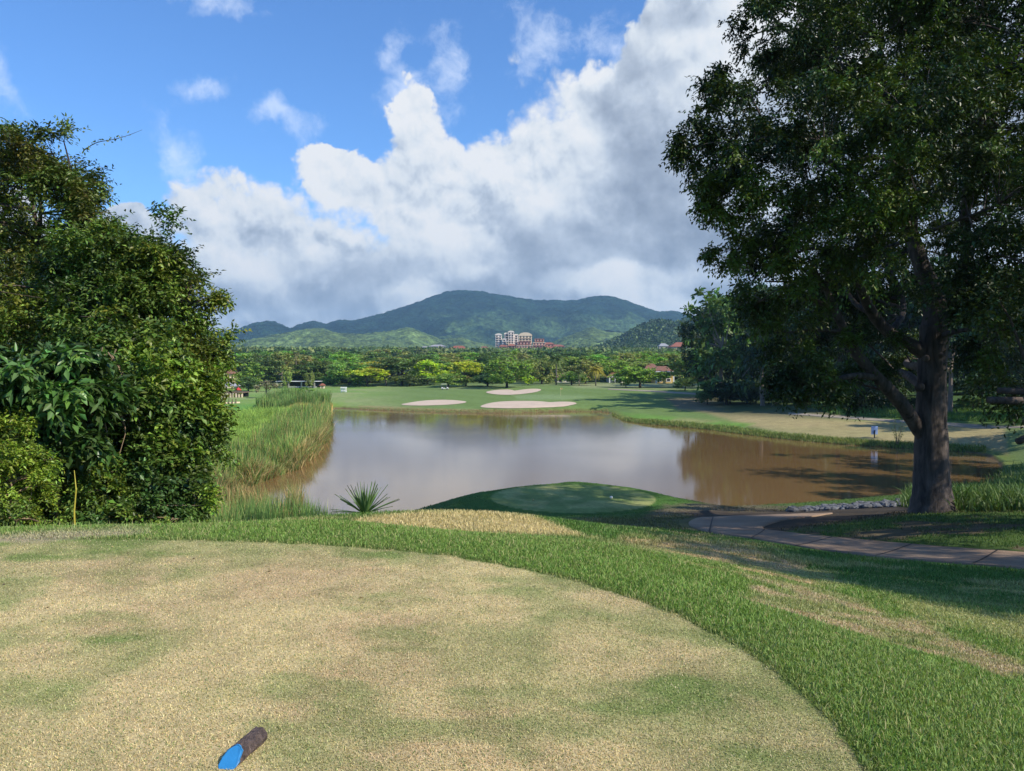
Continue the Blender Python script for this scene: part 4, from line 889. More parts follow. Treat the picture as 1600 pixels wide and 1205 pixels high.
# ------------------------------------------------------------------ distant tree prototypes (unit size: total height 1, crown radius about .5)
def proto(kind, seed, n=3400, lf=.062):
    """returns (crown mesh, trunk mesh); x, y within about .5, z 0..1"""
    rr = random.Random(seed); lobes = []
    if kind == 'round':
        for k in range(15):
            a = k * 2.4 + rr.random(); z = .20 + .66 * (k + .5) / 15; m = math.sin(PI * min(1, max(0, (z - .02) / 1.0))) * .34; rl = rr.uniform(.14, .22)
            lobes.append((math.cos(a) * m, math.sin(a) * m, z, rl, rl, rl * .8))
    elif kind == 'umbrella':
        for k in range(17):
            a = k * 2.4 + rr.random(); q = math.sqrt((k + .5) / 17); rl = rr.uniform(.12, .18)
            lobes.append((math.cos(a) * q * .40, math.sin(a) * q * .40, .86 - .26 * q * q + rr.uniform(-.05, .03), rl * 1.15, rl * 1.15, rl * .55))
    elif kind == 'layered':
        for k in range(20):
            a = k * 2.4 + rr.random(); z = .22 + .70 * k / 20; m = .36 * (1 - .55 * k / 20) * rr.uniform(.6, 1.15); rl = rr.uniform(.11, .19)
            lobes.append((math.cos(a) * m, math.sin(a) * m, z, rl * 1.2, rl * 1.2, rl * .42))
    elif kind == 'cone':
        for k in range(18):
            a = k * 2.4; z = .12 + .82 * k / 18; m = .34 * (1 - z) ; rl = .06 + .17 * (1 - z)
            lobes.append((math.cos(a) * m, math.sin(a) * m, z, rl, rl, rl * .6))
    elif kind == 'low':
        for k in range(14):
            a = k * 2.4 + rr.random(); q = math.sqrt((k + .5) / 14); rl = rr.uniform(.15, .22)
            lobes.append((math.cos(a) * q * .36, math.sin(a) * q * .36, .32 + .36 * (1 - q) + rr.uniform(-.08, .08), rl, rl, rl * .9))
    elif kind == 'sparse':
        for k in range(12):
            a = k * 2.4 + rr.random(); q = math.sqrt((k + .5) / 12); rl = rr.uniform(.10, .15)
            lobes.append((math.cos(a) * q * .38, math.sin(a) * q * .38, .72 - .3 * q + rr.uniform(-.12, .12), rl, rl, rl * .8))
    if kind == 'sparse': n = int(n * .35)
    ncl = n // 8
    C, O, _ = lobes_pts(lobes, ncl, .45, 7, .25)
    pat = fbm(C[:, 0] * 9 + seed, C[:, 2] * 9 + C[:, 1] * 5, 1.2, 3, 70 + seed)
    col = (.62 + .85 * np.clip((pat - .25) * 2, 0, 1))[:, None] * A([1, 1, 1.0]) * rng.uniform(.8, 1.2, (ncl, 1))
    V, F, c = sprays(C, O, 2, 4, .055, lf, lf * .62, col, .2, .1)
    cm = mesh_np('crown', V, F, M['leafgen'], c)
    mb = MB(); top = .55 if kind != 'umbrella' else .6
    bend = [A([0, 0, -.04]), A([rr.uniform(-.03, .03), 0, top * .35]), A([rr.uniform(-.05, .05), rr.uniform(-.05, .05), top])]
    P, Qr = smooth_line(bend, [.030, .022, .014], 1); mb.tube(P, Qr, 7)
    for l in rr.sample(lobes, 8):
        a = P[-2 if rr.random() < .5 else len(P) // 2]; q = A(l[:3]); mb.tube([a, (a + q) / 2 + A([0, 0, -.02]), q], [.012, .008, .003], 4, cap=False)
    tm = mb.build('trunk', M['barkp'] if kind in ('sparse', 'layered') else M['barkd'], smooth=True)
    r = (cm.data, tm.data); bpy.data.objects.remove(cm); bpy.data.objects.remove(tm); return r
PR = {}
for k, n in (('round', 3), ('umbrella', 3), ('layered', 2), ('cone', 1), ('low', 2), ('sparse', 2)):
    PR[k] = [proto(k, 10 * i + len(k)) for i in range(n)]
PRL = {k: proto(k, 7, 700, .13) for k in ('round', 'umbrella', 'low')}
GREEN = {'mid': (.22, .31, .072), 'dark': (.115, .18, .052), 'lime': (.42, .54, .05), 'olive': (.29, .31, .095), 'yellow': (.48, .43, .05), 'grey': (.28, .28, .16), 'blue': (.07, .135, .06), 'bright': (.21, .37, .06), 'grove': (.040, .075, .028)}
_tc = [0]
def ftree(kind, gcol, base, h, w, label, group=None, name=None, rz=None, parts=True, low=False):
    """a tree at base with total height h and crown width w"""
    i = _tc[0]; _tc[0] += 1
    cm, tm = PRL[kind] if low else PR[kind][i % len(PR[kind])]
    name = name or {'round': 'round_tree', 'umbrella': 'spreading_tree', 'layered': 'layered_tree', 'cone': 'conical_tree', 'low': 'bush', 'sparse': 'thin_tree'}[kind]
    col = tuple(c * random.uniform(.88, 1.12) for c in GREEN[gcol]) + (1,)
    rz = random.uniform(0, 6.28) if rz is None else rz
    if parts:
        root = empty(name, base, rz); root.scale = (w, w, h)
        for nm, me in (('crown', cm), ('trunk', tm)):
            o = bpy.data.objects.new(nm, me); link(o); o.parent = root; o.color = col
    else:
        root = bpy.data.objects.new(name, cm); link(root); root.location = tuple(base); root.scale = (w, w, h); root.rotation_euler = (0, 0, rz); root.color = col
    tag(root, label, 'bush' if kind == 'low' and h < 4 else 'tree', group); return root
def ptree(kind, gcol, px, bpy_, tpy, wpx, label, group=None, **kw):
    """tree whose base stands where the photo shows it, sized from its top and width"""
    p = hit(px, bpy_); d = p[1]; h = (bpy_ - tpy) * d / FP * 1.02; return ftree(kind, gcol, (p[0], p[1], gz(p[0], p[1]) - .1), h, wpx * d / FP * .98, label, group, **kw)
def dtree(kind, gcol, px, tpy, wpx, d, label, group=None, **kw):
    """tree at a known distance whose top reaches the given height in the view"""
    x = (px - 800) / FP * d; z = gz(x, d); top = Py(px, tpy, d)[2]; h = max(top - z, 4); return ftree(kind, gcol, (x, d, z - .1), h, wpx * d / FP, label, group, **kw)
FR = [  # front row on the fairway edge, left to right
 ('low', 'dark', 388, 612, 582, 34, 'dark bushy tree beside the deck of the pavilion on the left'),
 ('round', 'mid', 372, 606, 562, 60, 'leafy green tree rising behind the pavilion deck'),
 ('sparse', 'grey', 416, 622, 590, 40, 'thin pale tree with bare spreading branches on the left flat'),
 ('round', 'dark', 410, 600, 556, 46, 'dark round tree left of the long white roofed shelter'),
 ('layered', 'olive', 440, 598, 553, 46, 'olive tree over the left end of the long shelter'),
 ('round', 'olive', 468, 594, 556, 50, 'olive green tree behind the middle of the long shelter'),
 ('round', 'dark', 500, 596, 560, 40, 'dark tree right behind the end of the long shelter'),
 ('cone', 'bright', 516, 601, 584, 22, 'small bright green conical tree at the end of the long shelter'),
 ('sparse', 'mid', 478, 620, 603, 30, 'small loose tree on several thin dark trunks on the flat'),
 ('round', 'mid', 545, 602, 563, 56, 'full mid green tree behind the white pergola'),
 ('umbrella', 'lime', 574, 604, 576, 58, 'low spreading lime green tree with a leaning trunk'),
 ('umbrella', 'yellow', 578, 598, 566, 44, 'yellow topped tree behind the lime green one'),
 ('sparse', 'grey', 603, 603, 576, 42, 'small pale tree with a crooked light trunk beside the lime tree'),
 ('umbrella', 'dark', 628, 602, 560, 66, 'dark spreading tree with a wide domed crown'),
 ('low', 'dark', 640, 603, 580, 50, 'dark bush under the domed spreading tree'),
 ('layered', 'lime', 668, 601, 564, 52, 'lime yellow layered tree standing on several pale trunks'),
 ('low', 'mid', 700, 605, 578, 50, 'green bushy tree just behind the golf cart'),
 ('umbrella', 'yellow', 728, 603, 565, 48, 'yellow green domed tree right of the golf cart'),
 ('low', 'blue', 762, 604, 580, 52, 'dark blue green tree with low layered branches behind the far bunker'),
 ('round', 'mid', 792, 606, 556, 66, 'large round green tree behind the far bunker'),
 ('low', 'lime', 825, 602, 582, 20, 'small bright lime bush beside the large round tree'),
 ('round', 'olive', 846, 600, 560, 46, 'olive tree just left of the tall palm'),
 ('low', 'mid', 893, 602, 575, 40, 'mid green bushy tree just right of the tall palm'),
 ('round', 'olive', 915, 600, 564, 44, 'olive tree behind the yellow palm'),
 ('round', 'mid', 950, 596, 560, 50, 'green tree above the house with white columns'),
 ('low', 'bright', 1000, 606, 566, 62, 'dense round green tree standing alone on short trunks on the fairway'),
 ('low', 'mid', 978, 606, 580, 24, 'small bushy green tree in front of the white columned house'),
 ('round', 'olive', 449, 607, 578, 13, 'small olive tree in front of the left half of the long shelter'),
 ('round', 'mid', 484, 607, 580, 12, 'small green tree in front of the right half of the long shelter'),
 ('round', 'bright', 1020, 590, 553, 44, 'bright green tree left of the yellow house'),
 ('layered', 'olive', 1066, 606, 560, 52, 'airy olive tree right of the yellow house'),
 ('low', 'dark', 1070, 610, 588, 30, 'small dark tree on the fairway in front of the airy olive tree'),
]
for kd, gc_, px, bp, tp, wp, lb in FR: ptree(kd, gc_, px, bp, tp - 3, wp * 1.3, lb)
# second row
random.seed(12)
kinds = ['round', 'umbrella', 'round', 'umbrella', 'layered']
words = {'mid': 'mid green', 'dark': 'dark green', 'olive': 'olive green', 'lime': 'lime green', 'bright': 'bright green', 'blue': 'blue green', 'grey': 'greyish', 'yellow': 'yellow green'}
shape = {'round': 'round crowned', 'umbrella': 'flat topped spreading', 'layered': 'loose layered', 'low': 'low bushy'}
def row(d, x0, x1, step, tp0, tp1, cols, where, parts, low, wj=(56, 90)):
    px = x0
    while px < x1:
        kd = random.choice(kinds) if not low else random.choice(['round', 'umbrella']); gc_ = random.choice(cols); dd = d * random.uniform(.94, 1.07)
        lb = '%s %s tree %s' % (words[gc_], shape[kd], where)
        dtree(kd, gc_, px, random.uniform(tp0, tp1), random.uniform(*wj), dd, lb, 'woodland trees ' + where, parts=parts, low=low)
        px += step * random.uniform(.75, 1.25)
row(345, 330, 1110, 34, 553, 566, ['mid', 'dark', 'olive', 'mid', 'dark', 'bright'], 'in the second row behind the fairway', True, False)
row(410, 320, 1120, 31, 549, 560, ['mid', 'dark', 'olive', 'olive', 'dark', 'bright'], 'in the middle of the woodland', True, False)
row(500, 310, 1130, 28, 546, 555, ['mid', 'dark', 'olive', 'dark', 'bright'], 'towards the back of the woodland', False, False, (38, 62))
row(620, 310, 1130, 24, 544.5, 551, ['mid', 'dark', 'olive', 'dark'], 'in the far woodland below the hotel', False, True, (32, 50))
row(790, 310, 1140, 20, 543.5, 548, ['mid', 'dark', 'dark'], 'on the far edge of the valley woodland', False, True, (26, 40))
# far forest that reads as one mass
def forest(name, label, n, d0, d1, p0, p1, hh, cols, topf=None, seed=0):
    r = rng.uniform(d0, d1, n); px = rng.uniform(p0, p1, n); x = (px - 800) / FP * r; z = topf(x, r) if topf else terrain(x, r)
    m = 46; d = rdir(n * m).reshape(n, m, 3); d[..., 2] = np.abs(d[..., 2]) * .9 + rng.uniform(-.25, .1, (n, m)); rad_ = rng.uniform(.75, 1.25, (n, 1, 1)) * hh * .62
    C = np.stack([x, r, z + hh * .45], -1)[:, None] + d * rad_ * rng.uniform(.75, 1.05, (n, m, 1)) * A([1.1, 1.1, .8])
    C = C.reshape(-1, 3); ax = unit(rng.normal(size=C.shape)); nr = unit(d.reshape(-1, 3) + rng.normal(size=C.shape) * .5)
    cl = A(cols)[rng.integers(0, len(cols), n)] * rng.uniform(.75, 1.25, (n, 1)); cl = np.repeat(cl, m, 0) * rng.uniform(.75, 1.25, (n * m, 1))
    V, F, c = leaves_geo(C, ax, nr, hh * .48, hh * .36, cl); o = mesh_np(name, V, F, M['blade'], c); tag(o, label, 'woodland', kind='stuff')
forest('distant_woodland', 'woodland canopy filling the valley below the mountains', 2600, 800, 1500, 250, 1180, 11, [(.12, .18, .05), (.08, .135, .045), (.19, .22, .07), (.14, .21, .05)])

# hill woods: crowns placed on the near hill by its own height data
hv = np.empty(len(h3.data.vertices) * 3, np.float32); h3.data.vertices.foreach_get('co', hv); hv = hv.reshape(-1, 3)
sel = rng.choice(len(hv), 9000, replace=False); sel = sel[(hv[sel, 2] > 24)]
def hillforest(P, hh, cols, name, label):
    n = len(P); m = 30; d = rdir(n * m).reshape(n, m, 3); d[..., 2] = np.abs(d[..., 2])
    C = (P + A([0, 0, hh * .2]))[:, None] + d * hh * rng.uniform(.5, .9, (n, 1, 1)) * A([1, 1, .8]); C = C.reshape(-1, 3)
    cl = np.repeat(A(cols)[rng.integers(0, len(cols), n)] * rng.uniform(.7, 1.3, (n, 1)), m, 0) * rng.uniform(.75, 1.25, (n * m, 1))
    V, F, c = leaves_geo(C, unit(rng.normal(size=C.shape)), unit(d.reshape(-1, 3) + rng.normal(size=C.shape) * .5), hh * .5, hh * .38, cl)
    tag(mesh_np(name, V, F, M['blade'], c), label, 'woodland', kind='stuff')
hillforest(hv[sel] + rng.normal(size=(len(sel), 3)) * A([5, 5, 0]), 13, [(.03, .06, .02), (.055, .10, .03), (.085, .135, .035)], 'hillside_woodland', 'dark dense woodland covering the hill at the right')

# ------------------------------------------------------------------ palms
def palm_proto(seed, fronds=22, fl=.42):
    rr = random.Random(seed); VV, FF, CC = [], [], []; off = 0
    for k in range(fronds):
        a = k * 2.4 + rr.random() * .4; el = rr.uniform(-.35, 1.15) if k > 5 else rr.uniform(.8, 1.35); L = fl * rr.uniform(.85, 1.1); n = 16
        dx, dy = math.cos(a), math.sin(a); s = np.linspace(0, 1, n); dr = .55 + .35 * rr.random()
        r = L * (s * math.cos(el) * (1 - .15 * s) + .12 * s * s); z = .80 + L * (s * math.sin(el) - dr * s ** 2.2)
        P = np.c_[r * dx, r * dy, z]; tn = unit(np.gradient(P, axis=0)); sd_ = unit(np.cross(tn, A([0, 0, 1.0])))
        for sg in (-1, 1):
            ax = unit(sd_ * sg * .9 + tn * .5 + A([0, 0, -.35])); nr = unit(np.cross(ax, tn) * sg + A([0, 0, .3]))
            ll = .13 * np.sin(PI * np.clip(s * .85 + .12, 0, 1)) + .02
            V, F, c = leaves_geo(P, ax, nr, ll, .022, np.ones((n, 3)) * rr.uniform(.75, 1.25)); VV.append(V); FF.append(F + off); CC.append(c); off += len(V)
    cm = mesh_np('fronds', np.concatenate(VV), np.concatenate(FF), M['leafgen'], np.concatenate(CC))
    mb = MB(); mb.tube([(0, 0, -.03), (.01, 0, .3), (0, 0, .8)], [.03, .022, .02], 8); tm = mb.build('trunk', M['barkp'], smooth=True)
    r = (cm.data, tm.data); bpy.data.objects.remove(cm); bpy.data.objects.remove(tm); return r
PP = [palm_proto(1), palm_proto(2, 26, .5)]
def palm(px, bpx, tpx, col, label, v=0, ws=1.0, d=None):
    p = hit(px, bpx) if d is None else A([(px - 800) / FP * d, d, 0]); h = (bpx - tpx) * p[1] / FP; root = empty('palm_tree', (p[0], p[1], gz(p[0], p[1]) if d is None else Py(px, bpx, d)[2]), random.random() * 6)
    root.scale = (h * ws, h * ws, h)
    for nm, me in zip(('fronds', 'trunk'), PP[v]): o = bpy.data.objects.new(nm, me); link(o); o.parent = root; o.color = col + (1,)
    tag(root, label, 'palm tree')
palm(869, 602, 553, (.10, .15, .04), 'tall green palm at the fairway edge right of the bunkers', 0, .9)
palm(931, 603, 572, (.36, .31, .05), 'short yellow palm with arching fronds in front of the houses', 1, 1.2)
palm(463, 575, 549, (.16, .17, .07), 'palm with a pale trunk poking out of the woodland on the left', 0, .9, d=330)
palm(905, 603, 578, (.13, .17, .05), 'small green palm between the tall palm and the yellow one', 1, 1.0)
palm(1062, 600, 570, (.22, .25, .05), 'yellowish palm beside the yellow house', 1, .9)

# ------------------------------------------------------------------ grove on the far right bank
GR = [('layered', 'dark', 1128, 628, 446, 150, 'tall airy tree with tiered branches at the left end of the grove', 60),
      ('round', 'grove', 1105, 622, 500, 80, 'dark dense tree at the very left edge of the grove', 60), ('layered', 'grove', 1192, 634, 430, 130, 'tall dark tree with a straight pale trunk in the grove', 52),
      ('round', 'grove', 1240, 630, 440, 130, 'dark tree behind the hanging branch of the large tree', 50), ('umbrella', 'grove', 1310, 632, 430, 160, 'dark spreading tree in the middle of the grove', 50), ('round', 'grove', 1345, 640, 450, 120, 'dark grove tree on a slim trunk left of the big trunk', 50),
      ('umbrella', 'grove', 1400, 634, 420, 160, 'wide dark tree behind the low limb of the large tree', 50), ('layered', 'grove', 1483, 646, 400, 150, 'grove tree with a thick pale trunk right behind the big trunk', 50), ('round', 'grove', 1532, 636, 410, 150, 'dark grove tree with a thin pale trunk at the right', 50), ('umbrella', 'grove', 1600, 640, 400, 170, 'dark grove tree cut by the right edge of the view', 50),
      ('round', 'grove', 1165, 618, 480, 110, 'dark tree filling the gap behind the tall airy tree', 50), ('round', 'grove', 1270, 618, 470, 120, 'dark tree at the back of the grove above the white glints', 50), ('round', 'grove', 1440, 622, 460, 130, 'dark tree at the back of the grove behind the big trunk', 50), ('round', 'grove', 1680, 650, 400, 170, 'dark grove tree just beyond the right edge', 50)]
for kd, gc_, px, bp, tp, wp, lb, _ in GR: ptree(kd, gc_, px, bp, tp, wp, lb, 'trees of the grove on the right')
words['grove'] = 'dark green'
row(215, 1150, 1800, 46, 430, 470, ['grove'], 'in the shaded row behind the grove', True, False, (90, 130))
row(270, 1120, 1800, 44, 450, 490, ['grove', 'dark'], 'at the back of the wood on the right', True, False, (90, 130))
px = 1135
while px < 1740:
    dtree('low', 'grove', px, random.uniform(575, 596), random.uniform(60, 90), random.uniform(175, 200), 'dark leafy thicket filling the space under the grove behind the slim trunks', 'thickets under the grove', name='thicket'); px += random.uniform(26, 38)
wl_ = ['below the roofed pavilion', 'between the pavilion and the long shelter', 'in front of the woodland near the pergola', 'behind the long bunker', 'near the golf cart', 'behind the far bunker', 'left of the tall palm', 'between the palms', 'beside the cream house', 'near the yellow house', 'at the right end of the fairway']
px = 352
while px < 1110:
    d_ = random.uniform(322, 345); j_ = min(10, int((px - 352) / 69.)); cc_ = random.choice(['mid', 'dark', 'olive', 'dark', 'lime'])
    if not 940 < px < 985 and not 1018 < px < 1050: dtree('low', cc_, px, random.uniform(582, 590), random.uniform(26, 44), d_, '%s bush at the woodland foot %s' % (words[cc_], wl_[j_]), 'bushes at the foot of the woodland', name='bush')
    px += random.uniform(18, 30)
for k, (px, w, tp) in enumerate([(1105, 40, 600), (1140, 46, 602), (1172, 36, 606), (1212, 44, 604), (1250, 40, 606), (1290, 34, 608), (1335, 44, 610), (1378, 46, 608), (1420, 40, 612), (1520, 44, 612), (1568, 46, 612), (1610, 50, 610)]):
    wh = ['at the left end of the grove', 'under the tall airy tree', 'left of the straight pale trunk', 'right of the straight pale trunk', 'behind the hanging branch', 'left of the orange blossom', 'right of the orange blossom', 'behind the slim grove trunk', 'left of the big trunk', 'right of the big trunk', 'near the right edge', 'cut by the right edge'][k]
    ptree('low', 'grove' if k % 3 else 'dark', px, 632 if px < 1300 else 640, tp, w, 'low dark bush %s' % wh, 'bushes under the grove', name='bush')
p = hit(1306, 634); root = ftree('low', 'dark', (p[0], p[1], gz(p[0], p[1])), 1.6, 2.0, 'small bush with an orange blossom cluster in the dark grove', name='flowering_bush')
mb = MB(); rr = random.Random(2)
for k in range(26): mb.sphere((rr.gauss(0, .13), -.35 + rr.gauss(0, .08), .75 + rr.gauss(0, .16)), .07, 6, 4)
o = mb.build('blossom', M['orange'], root)

# small leafy plants on the bank and by the path
p = hit(1402, 697); mb = empty('young_tree', (p[0], p[1], gz(p[0], p[1]))); tag(mb, 'spindly young bush on the bank just right of the small blue panel', 'bush'); pp = A([0, 0, 0.0])
tb = MB(); cl, ou = [], []; rr = random.Random(3)
for k in range(9):
    a = A([rr.uniform(-1.5, 1.5), rr.uniform(-.5, .5), rr.uniform(1.6, 3.6)]); tb.tube([(0, 0, -.05), a * .5 + A([rr.uniform(-.2, .2), 0, .2]), a], [.03, .02, .008], 5)
    for s_ in (.4, .55, .7, .85, 1): cl.append(a * s_); ou.append(a / np.linalg.norm(a))
tb.build('stems', M['stick'], mb); V, F, c = sprays(A(cl), A(ou), 2, 5, .3, .16, .07, np.ones((len(cl), 3)) * A([2.2, 1.9, .8])); mesh_np('leaves', V, F, M['leafmid'], c, parent=mb)

# agave at the edge of the dry mound
p = Py(570, 803, 17.3); zb = gz(p[0], p[1]); root = empty('agave_plant', (p[0], p[1], zb)); tag(root, 'spiky agave rosette at the edge of the dry mound against the pond', 'agave')
hgt = p[2] - zb; VV, FF, CC = [], [], []; off = 0; rr = random.Random(8)
for k in range(58):
    a = k * 2.39996; el = rr.uniform(.18, 1.42); L = rr.uniform(.62, .84) + .0; n = 9; s = np.linspace(0, 1, n)
    r = .05 + L * s * math.cos(el); z = L * s * math.sin(el) - .06 * s * s * math.cos(el); d = A([math.cos(a), math.sin(a)]); sdv = A([-math.sin(a), math.cos(a), 0]); w = .034 * (1 - s ** 2.2) * (.55 + .45 * np.sin(PI * np.clip(s + .15, 0, 1))) + .0015
    Cc = np.c_[r * d[0], r * d[1], z + max(0, hgt)]; nn = unit(np.cross(np.gradient(Cc, axis=0), sdv)); nn = nn * np.sign(nn[:, 2:3] + 1e-6)
    V = np.concatenate([Cc - sdv * w[:, None] + nn * .012, Cc, Cc + sdv * w[:, None] + nn * .012]); F = []
    for j in range(n - 1): F += [(j, j + 1, n + j + 1, n + j), (n + j, n + j + 1, 2 * n + j + 1, 2 * n + j)]
    VV.append(V); FF.append(A(F) + off); off += len(V); CC.append(np.ones((len(V), 3)) * rr.uniform(.7, 1.5) * A([1, 1, rr.uniform(.8, 1.3)]))
mesh_np('leaves', np.concatenate(VV), np.concatenate(FF), M['agave'], np.concatenate(CC), parent=root)
mb = MB(); mb.tube([(0, 0, -.15), (0, 0, max(.05, hgt) + .08)], [.09, .07], 8); mb.build('stem', M['barkd'], root)

# ------------------------------------------------------------------ tee markers
def tee_marker():
    p0 = Pz(402, 1152, 9.37); p1 = Pz(362, 1187, 9.37); c = (p0 + p1) / 2; ax = p1 - p0; ln = .23; root = empty('tee_marker', (c[0], c[1], 9.352), math.atan2(ax[1], ax[0])); tag(root, 'short half log with a blue painted slanted end lying on the dry tee', 'tee marker')
    n = 18; segs = 26; V = []; r = .039
    for i in range(segs):
        t_ = i / (segs - 1)
        for k in range(n):
            a = -.2 * PI + 1.4 * PI * k / (n - 1); rr_ = r * (1 + .05 * math.sin(7 * a + 3 * t_) + rng.normal() * .025); y = math.cos(a) * rr_ * 1.05; z = math.sin(a) * rr_ * .95 + .5 * r
            xe = ln / 2 + .02 - z * 1.45; x = -ln / 2 + .004 * math.sin(9 * a) + (xe + ln / 2) * t_; V.append((x, y, z))
    F = [(i * n + k, (i + 1) * n + k, (i + 1) * n + k + 1, i * n + k + 1) for i in range(segs - 1) for k in range(n - 1)] + [tuple(range(n))]
    mb = MB(); mb.add(V, F); mb.build('log', barkmat('marker_bark', (.17, .12, .10), (.07, .048, .045), 60), root, smooth=False)
    e = V[(segs - 1) * n:]; mb = MB(); E = [(x + .0015, y, z) for x, y, z in e]; mb.add(E, [tuple(range(n))])
    rim = [(x + .0015, y * 1.03, z * 1.03 + .0005) for x, y, z in e]; back = [(x - .005, y * 1.03, z * 1.03 + .0005) for x, y, z in e]
    b0 = len(mb.v); mb.add(rim + back, [(k, k + 1, n + k + 1, n + k) for k in range(n - 1)]); mb.build('painted_end', M['blue'], root)
tee_marker()
for px, py, lb in ((955, 778, 'white ball shaped tee marker on the lower green tee'), (833, 781, 'tiny yellowish tee marker on the left half of the lower green tee')):
    p = hit(px, py + 1.5); z = gz(p[0], p[1]); r = .075 if px > 900 else .045
    root = empty('lower_tee_marker', (p[0], p[1], z)); tag(root, lb, 'tee marker', 'markers on the lower tee')
    mb = MB(); mb.sphere((0, 0, r * .95), r, 14, 10); mb.build('ball', M['white'] if px > 900 else M['yellow'], root, smooth=True)
    mb = MB(); mb.tube([(0, 0, -.04), (0, 0, .02)], [.008, .008], 6); mb.build('spike', M['metal'], root)

# ------------------------------------------------------------------ small panel on the bank
p = hit(1366, 684); d = p[1]; k = d / FP; root = empty('bank_panel', (p[0], p[1], gz(p[0], p[1]))); tag(root, 'small pale blue panel on a thin post on the right bank', 'sign')
zt = Py(1366, 666, d)[2] - root.location.z; zb = Py(1366, 679, d)[2] - root.location.z
mb = MB(); mb.box((.25 * k, .0, (zt + zb) / 2), (10.5 * k, .05, zt - zb)); mb.build('panel', M['signb'], root, bevel=.04)
mb = MB(); mb.box((0, -.07, (zt * .35) - .1), (1.6 * k, .07, zt * .6 + .2)); mb.build('post', M['dark'], root)

# rip-rap
def rocks():
    mbV, mbF = [], []; off = 0; rr = random.Random(4)
    ico = MB(); ico.sphere((0, 0, 0), 1, 7, 5); iv = A(ico.v); iff = ico.f
    mb = MB()
    for k in range(330):
        t_ = rr.random(); px = 1238 + 170 * t_ + rr.uniform(-4, 4); py = 799 - 11.5 * t_ + rr.uniform(-2.6, 3.0) * (.4 + t_); p = hit(px, min(py, 800)); z = gz(p[0], p[1]); s = rr.uniform(.07, .24)
        J = 1 + rng.normal(size=(len(iv), 1)) * .16; mb.add(iv * J * s * A([1.2, 1, .75]) + A([p[0], p[1], max(z, -.1) + s * .25]), iff)
    o = mb.build('riprap', M['rock']); tag(o, 'grey rocks piled along the near right shore by the path', 'rocks', kind='stuff')
rocks()

# ------------------------------------------------------------------ golf cart
def cart(px, py, rz, label, s=1.0):
    p = hit(px, py); root = empty('golf_cart', (p[0], p[1], gz(p[0], p[1]) + .02), rz); tag(root, label, 'golf cart')
    mb = MB(); prof = [(-1.15, .35), (-1.15, .75), (-.75, .82), (-.7, .62), (-.1, .62), (-.05, .4), (.55, .38), (.68, .86), (.95, .80), (1.2, .55), (1.22, .32)]
    V = [(x, -.55, z) for x, z in prof] + [(x, .55, z) for x, z in prof]; n = len(prof); mb.add(V, [tuple(range(n))[::-1], tuple(range(n, 2 * n))] + [(k, (k + 1) % n, n + (k + 1) % n, n + k) for k in range(n)]); mb.build('body', M['white'], root, bevel=.03)
    for x in (-.8, .82):
        for y in (-.52, .52):
            w = MB(); w.tube([(x, y - .09, .24), (x, y + .09, .24)], [.24, .24], 16); wo_ = w.build('wheel', M['black'], root); h_ = MB(); h_.tube([(x, y - .1, .24), (x, y + .1, .24)], [.12, .12], 10); h_.build('rim', M['metal'], wo_)
    mb = MB(); mb.box((-.3, 0, 1.85), (1.75, 1.15, .07)); mb.build('roof', M['white'], root, bevel=.03)
    for x0, x1 in ((-1.05, -1.0), (.72, .45)):
        for y in (-.5, .5): m_ = MB(); m_.tube([(x0, y, .75), (x1, y, 1.83)], [.025, .025], 6); m_.build('post', M['metal'], root)
    mb = MB(); mb.box((-.42, 0, .72), (.5, 1.0, .14)); mb.build('seat', M['dark'], root); mb = MB(); mb.box((-.72, 0, 1.0), (.1, 1.0, .45)); mb.build('backrest', M['dark'], root)
    mb = MB(); mb.tube([(.45, -.25, .75), (.25, -.25, 1.0)], [.02, .02], 6); mb.tube([(.25, -.42, 1.0), (.27, -.25, 1.12), (.25, -.08, 1.0), (.23, -.25, .9)], [.015] * 4, 5); mb.build('steering_wheel', M['black'], root)
    root.scale = (s, s, s)
cart(695, 609, R(10), 'white golf cart parked at the fairway edge', 1.05)
cart(1123, 611, R(5), 'white cart half hidden under the dark trees at the left end of the grove', 1.25)

# flagstick
p = hit(876, 619); root = empty('flagstick', (p[0], p[1], gz(p[0], p[1]))); tag(root, 'thin pale flagstick standing on the green', 'flagstick'); mb = MB(); mb.tube([(0, 0, -.1), (0, 0, 2.3)], [.03, .025], 6); mb.build('pole', M['cream'], root)
mb = MB(); V = [(x * .5, .05 * math.sin(x * 5), 2.28 - z * .34 - .03 * x) for x in np.linspace(0, 1, 6) for z in (0, 1)]; mb.add(V + [(a, b_ + .01, c_) for a, b_, c_ in V], [(2 * k, 2 * k + 2, 2 * k + 3, 2 * k + 1) for k in range(5)] + [(12 + 2 * k, 12 + 2 * k + 1, 12 + 2 * k + 3, 12 + 2 * k + 2) for k in range(5)]); mb.build('flag', M['yellow'], root)

# ------------------------------------------------------------------ buildings
def fr(px, py, d=None):
    p = hit(px, py) if d is None else Py(px, py, d); return p, p[1] / FP
def windows(root, xs, zs, y, w, h, mat=None, frame=True, name='window'):
    for x in xs:
        for z in zs:
            if frame:
                f = MB(); t_ = w * .14
                for c_, s_ in (((x - w / 2, y, z), (t_, .1, h + t_)), ((x + w / 2, y, z), (t_, .1, h + t_)), ((x, y - .004, z + h / 2), (w - t_, .1, t_)), ((x, y - .004, z - h / 2), (w + 2 * t_, .16, t_))): f.box(c_, s_)
                fo = f.build(name, M['white'], root); g = MB(); g.box((x, y + .03, z), (w - t_, .05, h - t_)); g.build('pane', M['dark'], fo)
            else: g = MB(); g.box((x, y, z), (w, .12, h)); g.build(name, mat or M['dark'], root)
